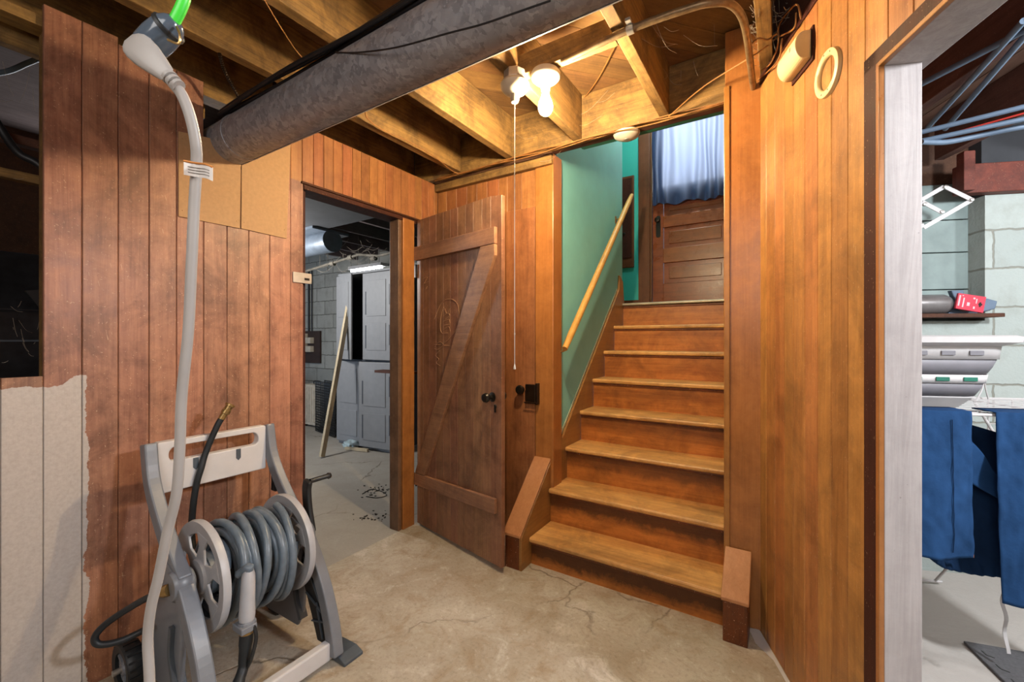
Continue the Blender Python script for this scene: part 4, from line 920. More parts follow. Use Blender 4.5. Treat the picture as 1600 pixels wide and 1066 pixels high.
mb = MB(); mb.tube(cr([P(-40, 118, a=-2.6), P(10, 112, a=-2.6), P(40, 100, a=-2.6), P(60, 92, a=-2.6)], 6), .010, 10); tag(mb.build('grey_pipe', M['blue_conduit'], smooth=60), 'short bluish grey pipe high in the dark left bay', 'pipe')
for (z_, m_, lb, y_) in ((2.26, 'joist', 'worn grey-brown timber at the top of the dark left bay', -2.25), (2.0, 'dark_wood', 'dark thin timber rail in the left bay above the yellow one', -2.5), (1.86, 'joist', 'yellow-brown timber rail crossing the dark left bay', -2.5)):
    mb = MB(); mb.box(y_-.045, y_, -.8, .9, z_, z_+(.11 if z_ > 2.2 else .035)); tag(mb.build('bay_timber', M[m_], bevel=.003), lb, 'timber', 'timbers in the left bay')
mb = MB(); mb.box(-2.60, -2.20, 1.205, 1.225, 0, CZ); mb.box(-4.22, -4.2, -2.3, 1.225, 0, CZ); mb.box(-4.2, -2.2, -2.3, -2.2, 0, CZ); structure(mb.build('wall_light_block', M['dark_wood']))  # unseen walls added to hold workshop light back from the dark bay

def web(name, pts_fn, n, lab, r=.0005):
    mb = MB()
    for i in range(n):
        a_, b_ = pts_fn(), pts_fn(); b_ = a_.lerp(b_, random.uniform(.2, .6)); m_ = a_.lerp(b_, .5) + Vector((0, 0, -.15*(a_-b_).length)); mb.tube(cr([a_, m_, b_], 4), r, 4)
    return tag(mb.build(name, M['web']), lab, 'cobweb', kind='stuff')
R_ = random.uniform
web('cobweb', lambda: P(R_(0, 66), R_(470, 586), a=-2.35 + R_(-.05, .05)), 12, 'pale cobweb strands in the lower part of the dark left bay')
web('cobweb', lambda: P(R_(0, 66), R_(10, 330), a=-2.35 + R_(-.05, .05)), 8, 'thin cobweb strands in the upper part of the dark left bay')
web('cobweb', lambda: P(R_(1165, 1238), R_(0, 110), z=2.36 + R_(0, .2)), 90, 'tangled dusty cobweb behind the conduit bend at the top right', r=.0008)
web('cobweb', lambda: P(R_(1000, 1130), R_(30, 150), z=2.40 + R_(0, .15)), 10, 'few cobweb strands under the sheathing right of the bulb')
web('cobweb', lambda: P(R_(480, 612), R_(370, 432), b=2.75 + R_(-.1, .1)), 34, 'dense cobweb under the joists inside the workshop doorway', r=.0009)
web('cobweb', lambda: P(R_(700, 990), R_(140, 280), b=2.20 + R_(-.03, .0)), 6, 'stray cobweb strands on the rim board')

# ------------------------------------------------------------------ workshop beyond the doorway
mb = MB(); mb.box(-8.5, -1.9, 3.90, 4.0, 0, CZ); structure(mb.build('wall_workshop', M['blocks']))
mb = MB(); mb.box(-8.6, -8.5, -2.3, 4.0, 0, CZ); structure(mb.build('wall_workshop', M['blocks']))
mb = MB(); mb.box(-2.2, -2.12, 2.32, 3.9, 0, CZ); structure(mb.build('wall_workshop', M['dark_wood']))
mb = MB(); mb.box(-4.15, -2.35, 1.3, 2.55, 2.325, 2.34); structure(mb.build('trim_19', M['slab']))
ws = ['nearest of the grey workshop joists, beside the doorway', 'second grey workshop joist from the doorway', 'third grey workshop joist from the doorway', 'fourth grey workshop joist from the doorway', 'fifth grey workshop joist, above the storage cabinet', 'sixth grey workshop joist from the doorway', 'farthest grey workshop joist at the block wall end']
for i, lb in enumerate(ws):
    x = -2.55-.42*i; mb = MB(); mb.box(x-.02, x+.02, 1.25, 3.9, 2.36, CZ-.002); tag(mb.build('workshop_joist', M['grey_joist'], bevel=.003), lb, 'joist', 'joists in the workshop')
wd = thing('workshop_duct', 'pale round duct end under the workshop ceiling', 'duct', (-4.05, 2.5, 2.09))
mb = MB(); mb.tube([(-5.6, 2.62, 2.22), (-3.78, 2.62, 2.22)], .11, 32); mb.build('duct_pipe', M['duct_white'], wd, smooth=50)
mb = MB(); mb.box(-5.0, -3.775, 2.40, 2.80, 2.30, 2.323); mb.build('duct_plate', M['duct_white'], wd)
# steam pipes with fittings
mb = MB(); mb.tube([P(465, 428, b=3.0), P(500, 417, b=3.0), P(530, 408, b=3.0), P(560, 398, b=3.0), P(590, 400, b=3.0), P(625, 392, b=3.0), P(670, 385, b=3.0)], .014, 12)
for u_, v_ in ((500, 417), (560, 398)):
    q = P(u_, v_, b=3.0); mb.tube([q, Vector((q.x, q.y, CZ-.001))], .003, 5)
for u_, v_ in ((520, 412), (548, 402), (584, 404)):
    q = P(u_, v_, b=3.0); mb.lathe([(.014, -.03), (.026, -.03), (.026, .03), (.014, .03)], q, (1, 0, 0), 14)
tag(mb.build('steam_pipe', M['old_pipe'], smooth=40), 'old pale pipe with elbow fittings under the workshop joists', 'pipe')
tl = thing('tube_lamp', 'bright white tube lamp above the storage cabinet', 'lamp', (-4.6, 3.72, 2.13))
mb = MB(); mb.box(-4.95, -4.30, 3.66, 3.78, 2.18, 2.22); mb.build('lamp_housing', M['white_plastic'], tl)
for x_ in (-4.85, -4.40):
    mb = MB(); mb.tube([(x_, 3.72, 2.22), (x_, 3.72, CZ-.001)], .004, 6); mb.build('hanging_rod', M['steel'], tl)
mb = MB(); mb.tube([(-4.93, 3.70, 2.165), (-4.64, 3.70, 2.165)], .016, 10); mb.tube([(-4.60, 3.70, 2.165), (-4.32, 3.70, 2.165)], .016, 10); mb.build('lamp_tube', M['tube_lit'], tl, smooth=50)
# storage cabinet
cb = thing('storage_cabinet', 'tall grey plastic storage cabinet in the workshop with its upper left door ajar', 'cabinet', (-4.05, 3.4, 0))
mb = MB(); x0, x1 = -4.52, -3.56; yb0, yb1 = 3.205, 3.66
mb.box(x0, x0+.02, yb0, yb1, .03, 2.0); mb.box(x1-.02, x1, yb0, yb1, .03, 2.0); mb.box(x0, x1, yb1-.02, yb1, .03, 2.0); mb.box(x0+.02, x1-.02, yb0+.01, yb1-.02, .985, 1.01)
mb.build('cabinet_shell', M['cabinet_dark'], cb, bevel=.004)
mb = MB(); mb.box(x0-.005, x1+.005, yb0, yb1, 2.0, 2.025); mb.build('cabinet_top', M['cabinet'], cb, bevel=.004)
mb = MB(); mb.box(x0, x1, yb0+.01, yb1, 0, .03); mb.build('cabinet_base', M['cabinet'], cb)
def cdoor(xa, xb, z0, z1, ang, hinge_left, panel_rows):
    hx = xa if hinge_left else xb; w = xb-xa; sgn = 1 if hinge_left else -1
    fr = Matrix.Translation((hx, yb0-.004, 0)) @ Matrix.Rotation(ang, 4, 'Z')
    X = lambda f: sgn*f*w
    m = MB(); a_, b_ = sorted((X(0), X(.99))); m.box(a_, b_, -.022, 0, z0+.006, z1-.006)
    d = m.build('cabinet_door', M['cabinet'], cb, frame=fr, bevel=.006)
    for (za, zb) in panel_rows:
        m = MB(); a_, b_ = sorted((X(.16), X(.84))); m.box(a_, b_, -.028, -.0222, za, zb); m.build('door_panel', M['cabinet'], d, frame=fr, bevel=.005)
    return d, fr, X
dL, frL, XLn = cdoor(-4.515, -4.09, 1.005, 1.995, D2R(-14), True, [(1.12, 1.42), (1.50, 1.90)])
cdoor(-4.515, -4.065, .035, .995, 0, True, [(.12, .42), (.50, .90)])
dR, frR, XRn = cdoor(-4.045, -3.575, 1.005, 1.995, 0, False, [(1.12, 1.42), (1.50, 1.90)])
dR2, frR2, XR2 = cdoor(-4.045, -3.575, .035, .995, D2R(7), False, [(.12, .42), (.50, .90)])
for d, fr in ((dR, frR), (dR2, frR2)):
    zb = 1.12 if d is dR else .12
    for k in range(2):
        m = MB(); m.box(-.41, -.395, -.029, -.0225, zb+.02+.38*k, zb+.28+.38*k); m.build('door_grip', M['cabinet_dark'], d, frame=fr)
for z_ in (.2, .62, 1.18, 1.62):
    m = MB(); m.box(x1-.035, x1+.006, yb0-.034, yb0-.028, z_, z_+.22); tag(m.build('hinge_cover', M['cabinet_dark'], cb), 'dark hinge cover')
# leaning lumber
mb = MB(); mb.bar(P(503, 714, z=.01), P(545, 476, b=3.13), .035, .05, up=(0, -1, .3)); tag(mb.build('leaning_lumber', M['lumber'], bevel=.002), 'pale lumber stick leaning against the grey storage cabinet', 'lumber')
mb = MB(); mb.bar(P(540, 700, z=.02), P(575, 704, z=.02), .03, .03); tag(mb.build('scrap_stick', M['lumber']), 'short scrap of wood lying on the floor before the cabinet', 'lumber')
mb = MB()
c_ = P(548, 695, z=.04)
def blob(c, r, sq, seed):
    m = MB()
    def f(u, v):
        a_ = u*2*math.pi; b_ = (v-.5)*math.pi; d = Vector((math.cos(b_)*math.cos(a_), math.cos(b_)*math.sin(a_), math.sin(b_)))
        rr = r*(1+.45*noise.noise(d*2.2+Vector((seed, 0, 0)))); return Vector(c) + Vector((d.x*rr, d.y*rr*.8, max(-c[2]+.001, d.z*rr*sq)))
    return m.grid(f, 28, 16)
tag(blob(c_, .10, .5, 3).build('plastic_bag', M['plastic_bag'], smooth=30), 'crumpled clear plastic bag on the floor before the cabinet', 'bag')
# wire crate, suitcase
wc = thing('wire_crate', 'folded black wire crate standing by the block wall', 'crate', (-4.95, 3.35, 0))
cA, cB = Vector((-5.34, 3.44, 0)), Vector((-4.76, 3.33, 0)); dd = (cB-cA)
for k, off in ((0, 0), (1, .05)):
    mb = MB(); o_ = Vector((.02, .12, 0))*k
    mb.tube([cA+o_+Vector((0, 0, .01)), cB+o_+Vector((0, 0, .01)), cB+o_+Vector((0, 0, .68)), cA+o_+Vector((0, 0, .68))], .006, 6, closed=True)
    for i in range(1, 20): mb.tube([cA+o_+dd*i/20+Vector((0, 0, .01)), cA+o_+dd*i/20+Vector((0, 0, .68))], .005, 5)
    for i in range(1, 20): mb.tube([cA+o_+Vector((0, 0, .67*i/20)), cB+o_+Vector((0, 0, .67*i/20))], .006, 5)
    mb.build('wire_panel', M['black'], wc)
mb = MB(); mb.hexa([cA+Vector((0.02, .03, .01)), cB+Vector((.02, .03, .01)), cB+Vector((.02, .10, .01)), cA+Vector((.02, .10, .01)), cA+Vector((.02, .03, .06)), cB+Vector((.02, .03, .06)), cB+Vector((.02, .10, .06)), cA+Vector((.02, .10, .06))]); mb.build('crate_tray', M['black_plastic'], wc)
sc_ = thing('suitcase', 'beige ribbed suitcase standing behind the wire crate', 'suitcase', (-5.5, 3.58, 0))
mb = MB(); mb.box(-5.84, -5.42, 3.56, 3.78, .03, .60)
for i in range(7): mb.box(-5.82+.058*i, -5.79+.058*i, 3.552, 3.5595, .07, .56)
mb.build('suitcase_shell', M['suitcase'], sc_, bevel=.012)
mb = MB()
for x in (-5.80, -5.46): mb.lathe([(0, -.012), (.022, -.012), (.022, .012), (0, .012)], (x, 3.59, .022), (1, 0, 0), 12)
mb.build('suitcase_wheel', M['black'], sc_)
mb = MB(); mb.tube(cr([(-5.72, 3.66, .60), (-5.71, 3.66, .64), (-5.57, 3.66, .64), (-5.56, 3.66, .60)], 4), .009, 8); mb.build('suitcase_handle', M['black'], sc_, smooth=40)
mb = MB(); blobm = blob((-6.25, 3.42, .32), .30, 1.2, 8); tag(blobm.build('black_bag', M['black_plastic'], smooth=50), 'black bag heaped beside the suitcase at the block wall', 'bag')
ep = thing('electric_board', 'dark wood board with electric boxes on the workshop block wall', 'electric board', (-6.1, 3.88, .88))
mb = MB(); mb.box(-6.5, -5.9, 3.865, 3.899, .88, 1.37); mb.build('backing_board', M['panel_brown'], ep, bevel=.003)
for (xa, za) in ((-6.33, 1.12), (-6.17, 1.05), (-6.33, 1.24), (-6.17, 1.18)):
    mb = MB(); mb.box(xa, xa+.13, 3.80, 3.8645, za, za+.09); mb.build('switch_box', M['suitcase'], ep, bevel=.004)
mb = MB(); mb.tube([(-6.2, 3.88, 1.37), (-6.2, 3.88, 2.3)], .014, 8); mb.tube([(-6.12, 3.88, 1.37), (-6.12, 3.88, 2.3)], .010, 8); mb.build('riser_pipe', M['black_cable'], ep, smooth=40)
mb = MB(); q = P(512, 398, b=3.2)
for k in range(9):
    mb.lathe([(.006, -.003), (.011, -.003), (.011, .003), (.006, .003)], q+Vector((0, 0, -.024*k)), ((1, 0, 0) if k % 2 else (0, 1, 0)), 8)
mb.tube([q+Vector((0, 0, .005)), Vector((q.x, q.y, CZ-.001))], .002, 5)
tag(mb.build('hanging_chain', M['steel']), 'small chain hanging below the workshop joists', 'chain')
# ledge and debris at the doorway
mb = MB(); mb.box(-3.50, -3.0, 2.9, 3.02, .905, .93); tag(mb.build('wall_shelf', M['dark_wood']), 'small wooden ledge at the right edge of the workshop doorway', 'shelf')
mb = MB()
for k in range(70):
    q = P(random.gauss(590, 12), random.gauss(766, 5), z=0) if k < 40 else P(random.gauss(585, 13), random.gauss(808, 5), z=0); r_ = R_(.003, .014); a_ = R_(0, 3)
    mb.prism([(q.x+r_*math.cos(a_+t)*R_(.5, 1), q.y+r_*math.sin(a_+t)*R_(.5, 1), .0006) for t in (0, 1.2, 2.4, 3.7, 5)], (0, 0, R_(.001, .005)))
tag(mb.build('floor_debris', M['dirt']), 'dark crumbs and splinters on the floor at the doorway threshold', 'debris', kind='stuff')
wire([P(566, 772, z=.004), P(580, 765, z=.004), P(596, 768, z=.004), P(604, 774, z=.004), P(590, 778, z=.004), P(572, 776, z=.004)], .003, 'thin dark wire curled on the workshop floor near the threshold', mat='black_cable')

# ------------------------------------------------------------------ laundry room, in the right wall's frame
FS = -0.65
mb = MB(); mb.box(FS-.2, FS, 1.33, 3.6, 0, 2.0); mb.box(FS-.2, FS, .37, 1.33, 0, 1.34); structure(mb.build('wall_laundry', M['blocks_green'] if False else blocks('pale_green_blocks_laundry', '#a2adaa', '#b2bcb8', '#8b8d84', frame_x=False), frame=RW))
mb = MB(); mb.box(FS-.2, FS-.02, 1.33, 3.6, 2.0, CZ); structure(mb.build('wall_laundry', M['slab'], frame=RW))
mb = MB()
for z0, z1 in ((1.34, 1.515), (1.52, 1.72), (1.725, 1.90), (1.905, 2.10)): mb.box(FS-.12, FS-.10, .37, 1.33, z0, z1)
structure(mb.build('wall_laundry', M['niche'], frame=RW, bevel=.003))
mb = MB(); mb.box(FS-.15, FS-.13, .37, 1.33, 1.30, CZ); mb.box(FS-.12, FS-.10, .37, 1.33, 2.10, CZ); structure(mb.build('wall_laundry', M['dark_wood'], frame=RW))
mb = MB(); mb.box(3.2, 3.3, .1, 3.6, 0, CZ); mb.box(FS, 3.3, 3.5, 3.6, 0, CZ); structure(mb.build('wall_laundry', M['blocks'], frame=RW))
mb = MB(); mb.box(-.02, 3.3, .088, 3.55, 2.44, 2.46); mb.box(FS-.30, -.02, .38, 3.55, 2.44, 2.46)
structure(mb.build('ceiling', M['dark_wood'], frame=RW))
mb = MB()
for i in range(18): mb.box((FS-.1 if i > 1 else -.02), 3.2, .115+.15*i, .26+.15*i, 2.42, 2.439)
structure(mb.build('ceiling', wood('laundry_ceiling_wood', '#5a4336', '#8d7060', axis=0, island=.2), frame=RW))
# shelf and what lies on it
def lr(u, v, s): return RWI @ P(u, v, s=s)
shv = lr(1490, 488, FS+.10)
mb = MB(); mb.box(FS-.09, FS+.10, .4, 1.34, 1.355, 1.375); tag(mb.build('niche_shelf', M['dark_wood'], frame=RW, bevel=.003), 'weathered wooden shelf board in the laundry wall niche', 'shelf')
a0 = lr(1440, 465, FS+.02); a1 = lr(1486, 465, FS+.02)
tc_ = thing('metal_can', 'brushed grey metal can lying on the niche shelf', 'can', tuple(RW @ Vector((FS+.02, a0.y, 1.376))))
mb = MB(); rr_ = .052; cc = RW @ Vector((FS+.02, a1.y-.28, 1.376+rr_)); mb.lathe([(0, 0), (rr_-.004, 0), (rr_, .004), (rr_, .24), (rr_*.8, .262), (rr_*.5, .27), (0, .27)], cc, RN, 28); mb.build('can_body', M['can'], tc_, smooth=40)
fc = thing('tape_dispenser', 'grey plastic tape gun behind the red card on the shelf', 'tape gun', tuple(RW @ Vector((FS+.0, a1.y+.03, 1.376))))
mb = MB(); yb_ = a1.y; mb.prism([(FS, yb_-.02, 1.376), (FS, yb_+.015, 1.44), (FS, yb_-.005, 1.50), (FS, yb_+.05, 1.50), (FS, yb_+.06, 1.455), (FS, yb_+.14, 1.46), (FS, yb_+.20, 1.44), (FS, yb_+.19, 1.40), (FS, yb_+.10, 1.376)], (.03, 0, 0)); mb.build('gun_body', M['blue_conduit'], fc, frame=RW, bevel=.004)
mb = MB(); mb.lathe([(.018, 0), (.034, 0), (.034, .025), (.018, .025)], RW @ Vector((FS+.032, yb_+.05, 1.42)), RS, 18); mb.build('tape_roll', M['white_plastic'], fc, smooth=40)
rd = thing('red_card_pack', 'red hanging card pack lying on the niche shelf', 'package', tuple(RW @ Vector((FS+.06, yb_+.1, 1.376))))
c4 = [lr(u, v, FS+.07) for u, v in ((1490, 474), (1495, 450), (1538, 456), (1533, 481))]
zmin = min(p.z for p in c4); 
mb = MB(); mb.prism([(p.x, p.y, p.z - zmin + 1.3765) for p in c4], (.012, 0, 0)); rcd = mb.build('card', M['red_card'], rd, frame=RW, bevel=.001)
mb = MB()
def cpt(u_, v_):
    p = c4[1].lerp(c4[2], u_).lerp(c4[0].lerp(c4[3], u_), v_); return Vector((p.x+.0125, p.y, p.z-zmin+1.3765))
for (ua, va, ub, vb) in ((.04, .12, .10, .8), (.15, .1, .20, .15), (.20, .25, .25, .85), (.36, .5, .46, .72), (.55, .15, .62, .25), (.66, .2, .70, .5), (.60, .7, .66, .85)):
    mb.prism([cpt(ua, va), cpt(ub, va), cpt(ub, vb), cpt(ua, vb)], (.0006, 0, 0))
mb.build('card_print', M['pink'], rcd, frame=RW)
mb = MB(); mb.prism([cpt(.80, .38), cpt(.86, .38), cpt(.86, .46), cpt(.90, .46), cpt(.90, .58), cpt(.86, .58), cpt(.86, .68), cpt(.80, .68), cpt(.80, .58), cpt(.77, .58), cpt(.77, .46), cpt(.80, .46)], (.0006, 0, 0)); mb.build('hang_hole', M['black'], rcd, frame=RW)
# beam with post and joists
mb = MB(); mb.box(FS+.001, FS+.06, 1.18, 3.4, 2.0, 2.15); tag(mb.build('wall_beam', M['red_brown'], frame=RW, bevel=.004), 'reddish brown timber beam along the laundry block wall', 'beam')
mb = MB(); q = lr(1512, 260, FS+.09); mb.box(FS+.062, FS+.11, q.y-.03, q.y+.02, 2.0, 2.20); tag(mb.build('beam_bracket_block', M['red_brown'], frame=RW, bevel=.003), 'short upright wood block nailed to the reddish beam end', 'timber')
for i, (n0, lb) in enumerate(((.62, 'dark laundry joist nearest the board wall'), (1.10, 'dark laundry joist above the end of the reddish beam'), (1.62, 'dark laundry joist farther right over the reddish beam'))):
    mb = MB(); mb.box(FS+.0, 3.1, n0, n0+.045, 2.20, 2.418); tag(mb.build('laundry_joist', M['laundry_joist'], frame=RW, bevel=.003), lb, 'joist', 'joists in the laundry')
# conduits
def lcond(name, pts, r, mat, lab):
    mb = MB(); mb.tube(pts, r, 10); return tag(mb.build(name, M[mat], smooth=60), lab, 'conduit')
def ext(p, q, k0=-.15, k1=1.4): return [p.lerp(q, k0), p.lerp(q, k1)]
lcond('grey_conduit', ext(P(1446, 205, z=2.14), P(1600, 167, z=2.14)), .010, 'blue_conduit', 'upper of two level grey conduits crossing the laundry')
lcond('grey_conduit', ext(P(1446, 219, z=2.11), P(1600, 186, z=2.11)), .010, 'blue_conduit', 'lower of two level grey conduits crossing the laundry')
lcond('red_cable', ext(P(1500, 205, z=2.13), P(1600, 177, z=2.13), 0, 1.3), .004, 'red_cable', 'thin red cable between the two level conduits')
lcond('blue_conduit', ext(P(1446, 128, z=2.185), P(1600, 48, z=2.185), -.1, 1.2), .010, 'blue_conduit', 'bluish conduit climbing across the laundry ceiling, highest one')
lcond('blue_conduit', ext(P(1458, 190, z=2.18), P(1568, 68, z=2.18), -.1, 1.2), .010, 'blue_conduit', 'left of two parallel steep bluish conduits in the laundry')
lcond('blue_conduit', ext(P(1485, 192, z=2.18), P(1600, 58, z=2.18), -.1, 1.2), .010, 'blue_conduit', 'right of two parallel steep bluish conduits in the laundry')
lcond('black_cable', cr([P(1440, 222, z=2.09), P(1480, 222, z=2.09), P(1530, 212, z=2.10), P(1600, 198, z=2.10), P(1700, 185, z=2.1)], 5), .011, 'blue_conduit', 'sagging dark cable under the level laundry conduits')
# accordion drying hanger
ah = thing('folding_hanger', 'white accordion drying hanger on the laundry wall', 'drying hanger', tuple(P(1480, 320, s=FS+.2)))
zz_ = lambda u, v: P(u, v, s=FS+.16)
A_ = [((1400, 335), (1475, 292)), ((1475, 292), (1518, 313)), ((1518, 313), (1443, 356)), ((1440, 316), (1472, 333)), ((1400, 300), (1443, 320)), ((1400, 370), (1443, 352))]
mb = MB()
for i, (p, q) in enumerate(A_):
    d_ = RS*(.004*(i % 2)); mb.bar(zz_(*p)+d_, zz_(*q)+d_, .004, .020, up=(0, 0, 1))
mb.build('scissor_arm', M['white_plastic'], ah, bevel=.001)
mb = MB()
for p in ((1475, 293), (1516, 313), (1470, 332), (1443, 320)): mb.lathe([(0, .012), (.008, .010), (.009, 0), (.009, -.004)], zz_(*p)+RS*.004, RS, 12)
mb.build('pivot_rivet', M['steel'], ah, smooth=40)
# wire drying rack
RZ = 0.972; rs0, rs1, rn0, rn1 = -.30, .20, .20, 1.25
rk = thing('drying_rack', 'white wire drying rack holding a basket and blue clothes', 'drying rack', tuple(rwp(-.05, .7, 0)), math.atan2(RS.y, RS.x))
mb = MB()
fr_ = [rwp(rs0, rn0, RZ), rwp(rs1, rn0, RZ), rwp(rs1, rn1, RZ), rwp(rs0, rn1, RZ)]; mb.tube(fr_, .0055, 8, closed=True)
for i in range(1, 10):
    s_ = rs0 + (rs1-rs0)*i/10; mb.tube([rwp(s_, rn0, RZ), rwp(s_, rn1, RZ)], .0022, 6)
for n_ in (.45, .72, .98): mb.tube([rwp(rs0, n_, RZ-.005), rwp(rs1, n_, RZ-.005)], .003, 6)
mb.build('rack_top', M['white_plastic'], rk)
mb = MB()
for n_ in (rn0+.02, rn1-.25):
    mb.tube([rwp(rs0+.02, n_, RZ-.005), rwp(rs1+.25, n_, .02)], .006, 8); mb.tube([rwp(rs1-.02, n_, RZ-.005), rwp(rs0-.2, n_, .02)], .006, 8)
mb.tube([rwp(rs1+.25, rn0, .02), rwp(rs1+.25, rn1-.22, .02)], .006, 8); mb.tube([rwp(rs0-.2, rn0, .02), rwp(rs0-.2, rn1-.22, .02)], .006, 8)
mb.build('rack_leg', M['white_plastic'], rk, smooth=60)
mb = MB()
for i in range(5): mb.tube([rwp(rs0+.03, rn1-.20, RZ-.05-.06*i), rwp(rs0+.03, rn1-.02, RZ-.05-.06*i)], .0028, 6)
for n_ in (rn1-.20, rn1-.11, rn1-.02): mb.tube([rwp(rs0+.03, n_, RZ), rwp(rs0+.03, n_, RZ-.32)], .0035, 6)
mb.tube(cr([rwp(rs0+.1, rn1-.3, RZ), rwp(rs0+.08, rn1-.26, RZ+.06), rwp(rs0+.06, rn1-.24, RZ+.13), rwp(rs0+.04, rn1-.22, RZ+.06), rwp(rs0+.03, rn1-.2, RZ)], 5), .003, 6)
mb.build('rack_side_grid', M['white_plastic'], rk)
# basket: stacked rounded rings
bk = thing('laundry_basket', 'white and grey collapsible laundry basket on top of the drying rack', 'basket', tuple(rwp(-.02, .517, RZ+.006)), math.atan2(RS.y, RS.x))
def rr2(hx, hy, r, z, n=6):
    out = []
    for cx_, cy_, a0 in ((hx-r, hy-r, 0), (-hx+r, hy-r, 90), (-hx+r, -hy+r, 180), (hx-r, -hy+r, 270)):
        for i in range(n+1): a_ = D2R(a0+90*i/n); out.append((cx_+r*math.cos(a_), cy_+r*math.sin(a_), z))
    return out
BHX, BHY = .165, .285
def band(levels, mat, name, cap=False):
    m = MB(); rings = []
    for (sc, z, r) in levels: rings.append(m.verts(rr2(BHX-sc, BHY-sc, r, z)))
    for A, B in zip(rings, rings[1:]):
        n_ = len(A)
        for k in range(n_): m.face([A[k], A[(k+1) % n_], B[(k+1) % n_], B[k]])
    if cap: m.face(rings[0][::-1])
    return m.build(name, mat, bk, local=True, smooth=40, solid=.004)
band([(.085, .0, .05), (.075, .012, .055), (.055, .04, .06), (.050, .045, .06)], M['white_plastic'], 'basket_base', True)
band([(.052, .045, .06), (.040, .075, .06), (.034, .098, .06)], M['basket_grey'], 'soft_band')
b1 = band([(.030, .098, .06), (.026, .130, .06)], M['white_plastic'], 'white_band')
band([(.030, .130, .06), (.018, .160, .06), (.010, .190, .06)], M['basket_grey'], 'soft_band')
b2 = band([(.006, .190, .06), (.0, .240, .065), (-.012, .244, .07), (-.040, .254, .08), (-.044, .272, .08), (-.030, .277, .08), (.0, .272, .065)], M['white_plastic'], 'basket_rim')
for par, z0, z1, mt, sc in ((b1, .106, .122, 'green_trim', .0255), (b2, .205, .222, 'basket_grey', -.0005)):
    m = MB()
    for yy in (-.12, -.03, .06, .15): m.box(BHX-sc, BHX-sc+.004, yy, yy+.045, z0, z1)
    m.build('basket_slot', M[mt], par, local=True, bevel=.002)
# clothes
def cloth(name, fn, mat, parent, nu=40, nv=50, th=.004): m = MB(); m.grid(fn, nu, nv); return m.build(name, mat, parent, smooth=60, solid=th)
def hang(s0, n0, n1, zt, zb, slant, seed, amp=.012, taper=0.0):
    def f(u, v):
        n_ = n0 + (n1-n0)*u; z = zt + (zb-zt)*v + slant*u*v
        n_ += taper*v*(u-.5)
        w_ = amp*(math.sin(u*9+seed+1.5*v)+.6*noise.noise(Vector((u*5, v*4, seed*3.1))))*(.25+v)
        w_ += .004*noise.noise(Vector((u*16+seed, v*9+u*8, 2)))+.006*abs(noise.noise(Vector((u*7-v*6, v*5, seed))))
        over = max(0, .04-v)*2.4
        if v < .041: z = zt; w_ = 0
        return tuple(rwp(s0 + w_ - over, n_, z + .012*math.sin(u*5+seed)*v))
    return f
pL0 = RWI @ P(1442, 645, s=.215); pL1 = RWI @ P(1525, 648, s=.215); qb = RWI @ P(1500, 876, s=.24)
t1 = thing('blue_trousers', 'navy blue trouser leg hanging over the left side of the drying rack', 'trousers', tuple(rwp(.215, pL0.y, .4)))
cloth('trouser_leg', hang(.212, pL0.y-.18, pL1.y-.012, RZ+.012, qb.z, 0, 1.0, .010, .03), M['cloth_blue'], t1)
mb = MB(); f_ = hang(.218, pL0.y-.18, pL1.y-.012, RZ+.010, qb.z, 0, 1.0, .010, .03); mb.tube([f_(.80, .05+.9*i/14) for i in range(15)], .0016, 5); mb.build('seam', M['cloth_dark'], t1)
pR0 = RWI @ P(1556, 650, s=.215); qr = RWI @ P(1590, 952, s=.25)
t2 = thing('blue_shirt', 'navy blue garment hanging at the right end of the drying rack', 'garment', tuple(rwp(.215, pR0.y, .4)))
cloth('garment_cloth', hang(.214, pR0.y, pR0.y+.34, RZ+.012, qr.z, 0, 4.0, .012, -.06), M['cloth_blue'], t2)
t3 = thing('navy_shorts', 'dark navy shorts with elastic hem hanging in the middle behind', 'shorts', tuple(rwp(.12, .8, .4)))
pM0 = RWI @ P(1460, 700, s=.11); pM1 = RWI @ P(1590, 700, s=.11); qm = RWI @ P(1520, 905, s=.13)
def f3(u, v):
    n_ = pM0.y-.05 + (pM1.y-pM0.y+.05)*u; zt = .93-.10*abs(u-.45); curve = .10*(abs(2*u-1))**2.2
    z = zt + (qm.z+curve*(1 if u < .5 else .25)-zt)*v
    return tuple(rwp(.10+.018*math.sin(u*7+2*v)+.02*noise.noise(Vector((u*5, v*5, 2))) + (.012*math.sin(u*70)*.3 if v > .93 else 0), n_, z))
so = cloth('shorts_cloth', f3, M['cloth_dark'], t3, 60, 50)
mb = MB(); q = RWI @ P(1511, 868, s=.14); mb.box(q.x, q.x+.003, q.y-.02, q.y+.02, q.z-.006, q.z+.006); mb.build('care_tag', M['tape_orange'], t3, frame=RW)
mb = MB(); f4 = lambda u, v: tuple(rwp(.17+.02*v, RWI.to_3x3() @ Vector((0, 0, 0)) is None or 0, 0))
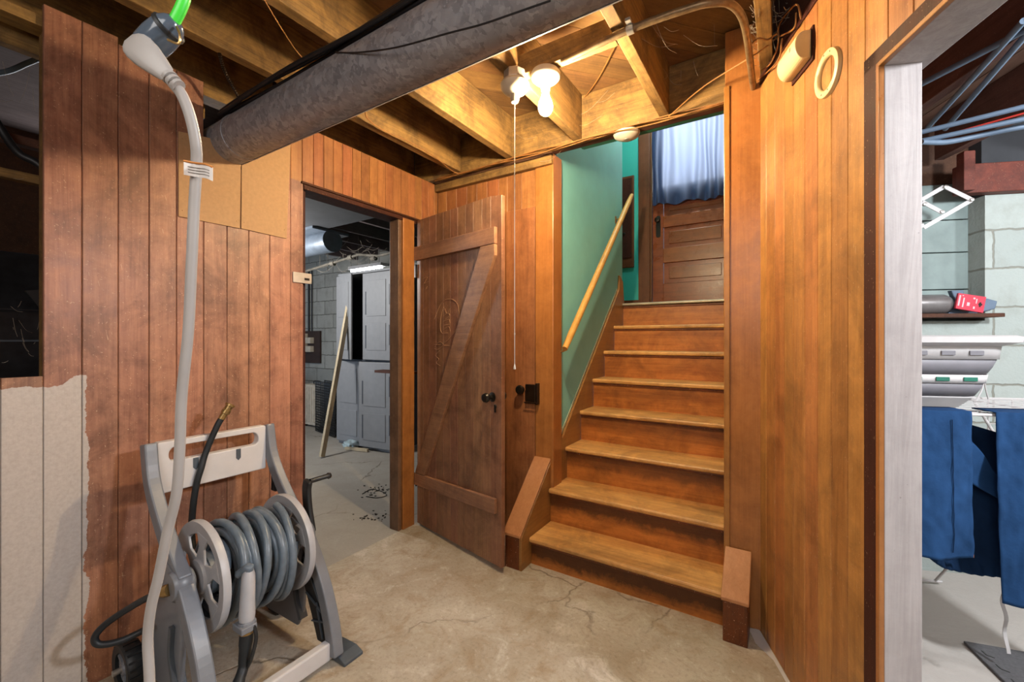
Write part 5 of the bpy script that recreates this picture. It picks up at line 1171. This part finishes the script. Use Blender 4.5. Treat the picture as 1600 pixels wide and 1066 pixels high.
def f5(u, v):
    a_ = RWI @ P(1522, 690, s=.16); b_ = RWI @ P(1572, 775, s=.17)
    n_ = a_.y-.03 + u*(b_.y-a_.y+.05); zt = a_.z - (a_.z-b_.z+.0)*u*1.0 + .02
    return tuple(rwp(.165+.012*math.sin(u*6+v*3), n_, zt - v*(.06+.10*(1-u))))
so2 = cloth('shorts_fold', f5, M['cloth_blue'], t3, 20, 16)
# strap and mat
mb = MB(); pts = [P(1569, 905, s=.12), P(1568, 940, s=.12), P(1571, 975, s=.12), P(1574, 1020, s=.12)]
m = MB()
tag(m.grid(lambda u, v: tuple(Vector(cr(pts, 6)[min(18, int(v*18+.5))]) + RN*(.012*(u-.5)) + RS*(.006*math.sin(v*14))), 2, 18).build('white_strap', M['white_plastic'], solid=.002), 'white ribbon strap dangling below the dark shorts', 'strap')
mt_ = thing('foam_mat', 'grey textured foam floor mat in the laundry', 'mat', tuple(P(1560, 1040, z=0)))
corners = [P(1505, 1006, z=0), P(1640, 1030, z=0)]
c0 = corners[0]; dx = (P(1600, 1023, z=0)-c0).normalized(); dy_ = (P(1540, 1066, z=0)-c0).normalized(); dy_ = (dy_ - dx*dy_.dot(dx)).normalized()
mb = MB(); mb.hexa([c0+Vector((0, 0, .001)), c0+dx*.6+Vector((0, 0, .001)), c0+dx*.6+dy_*.6+Vector((0, 0, .001)), c0+dy_*.6+Vector((0, 0, .001))] + [c0+Vector((0, 0, .013)), c0+dx*.6+Vector((0, 0, .013)), c0+dx*.6+dy_*.6+Vector((0, 0, .013)), c0+dy_*.6+Vector((0, 0, .013))]); fm = mb.build('mat_sheet', M['mat_foam'], mt_, bevel=.003)
mb = MB()
for i in range(7):
    p = c0+dx*.03+dy_*(.05+.075*i)+Vector((0, 0, .0135)); mb.bar(p, p+dy_*.025, .004, .001); mb.bar(p+dy_*.025, p+dy_*.035+dx*.02, .004, .001)
mb.build('mat_joint', M['black'], fm)

for o in bpy.data.objects:
    if o.type == 'MESH' and len(o.data.polygons) and o.parent is None and 'kind' not in o and 'category' not in o: print('UNTAGGED', o.name)
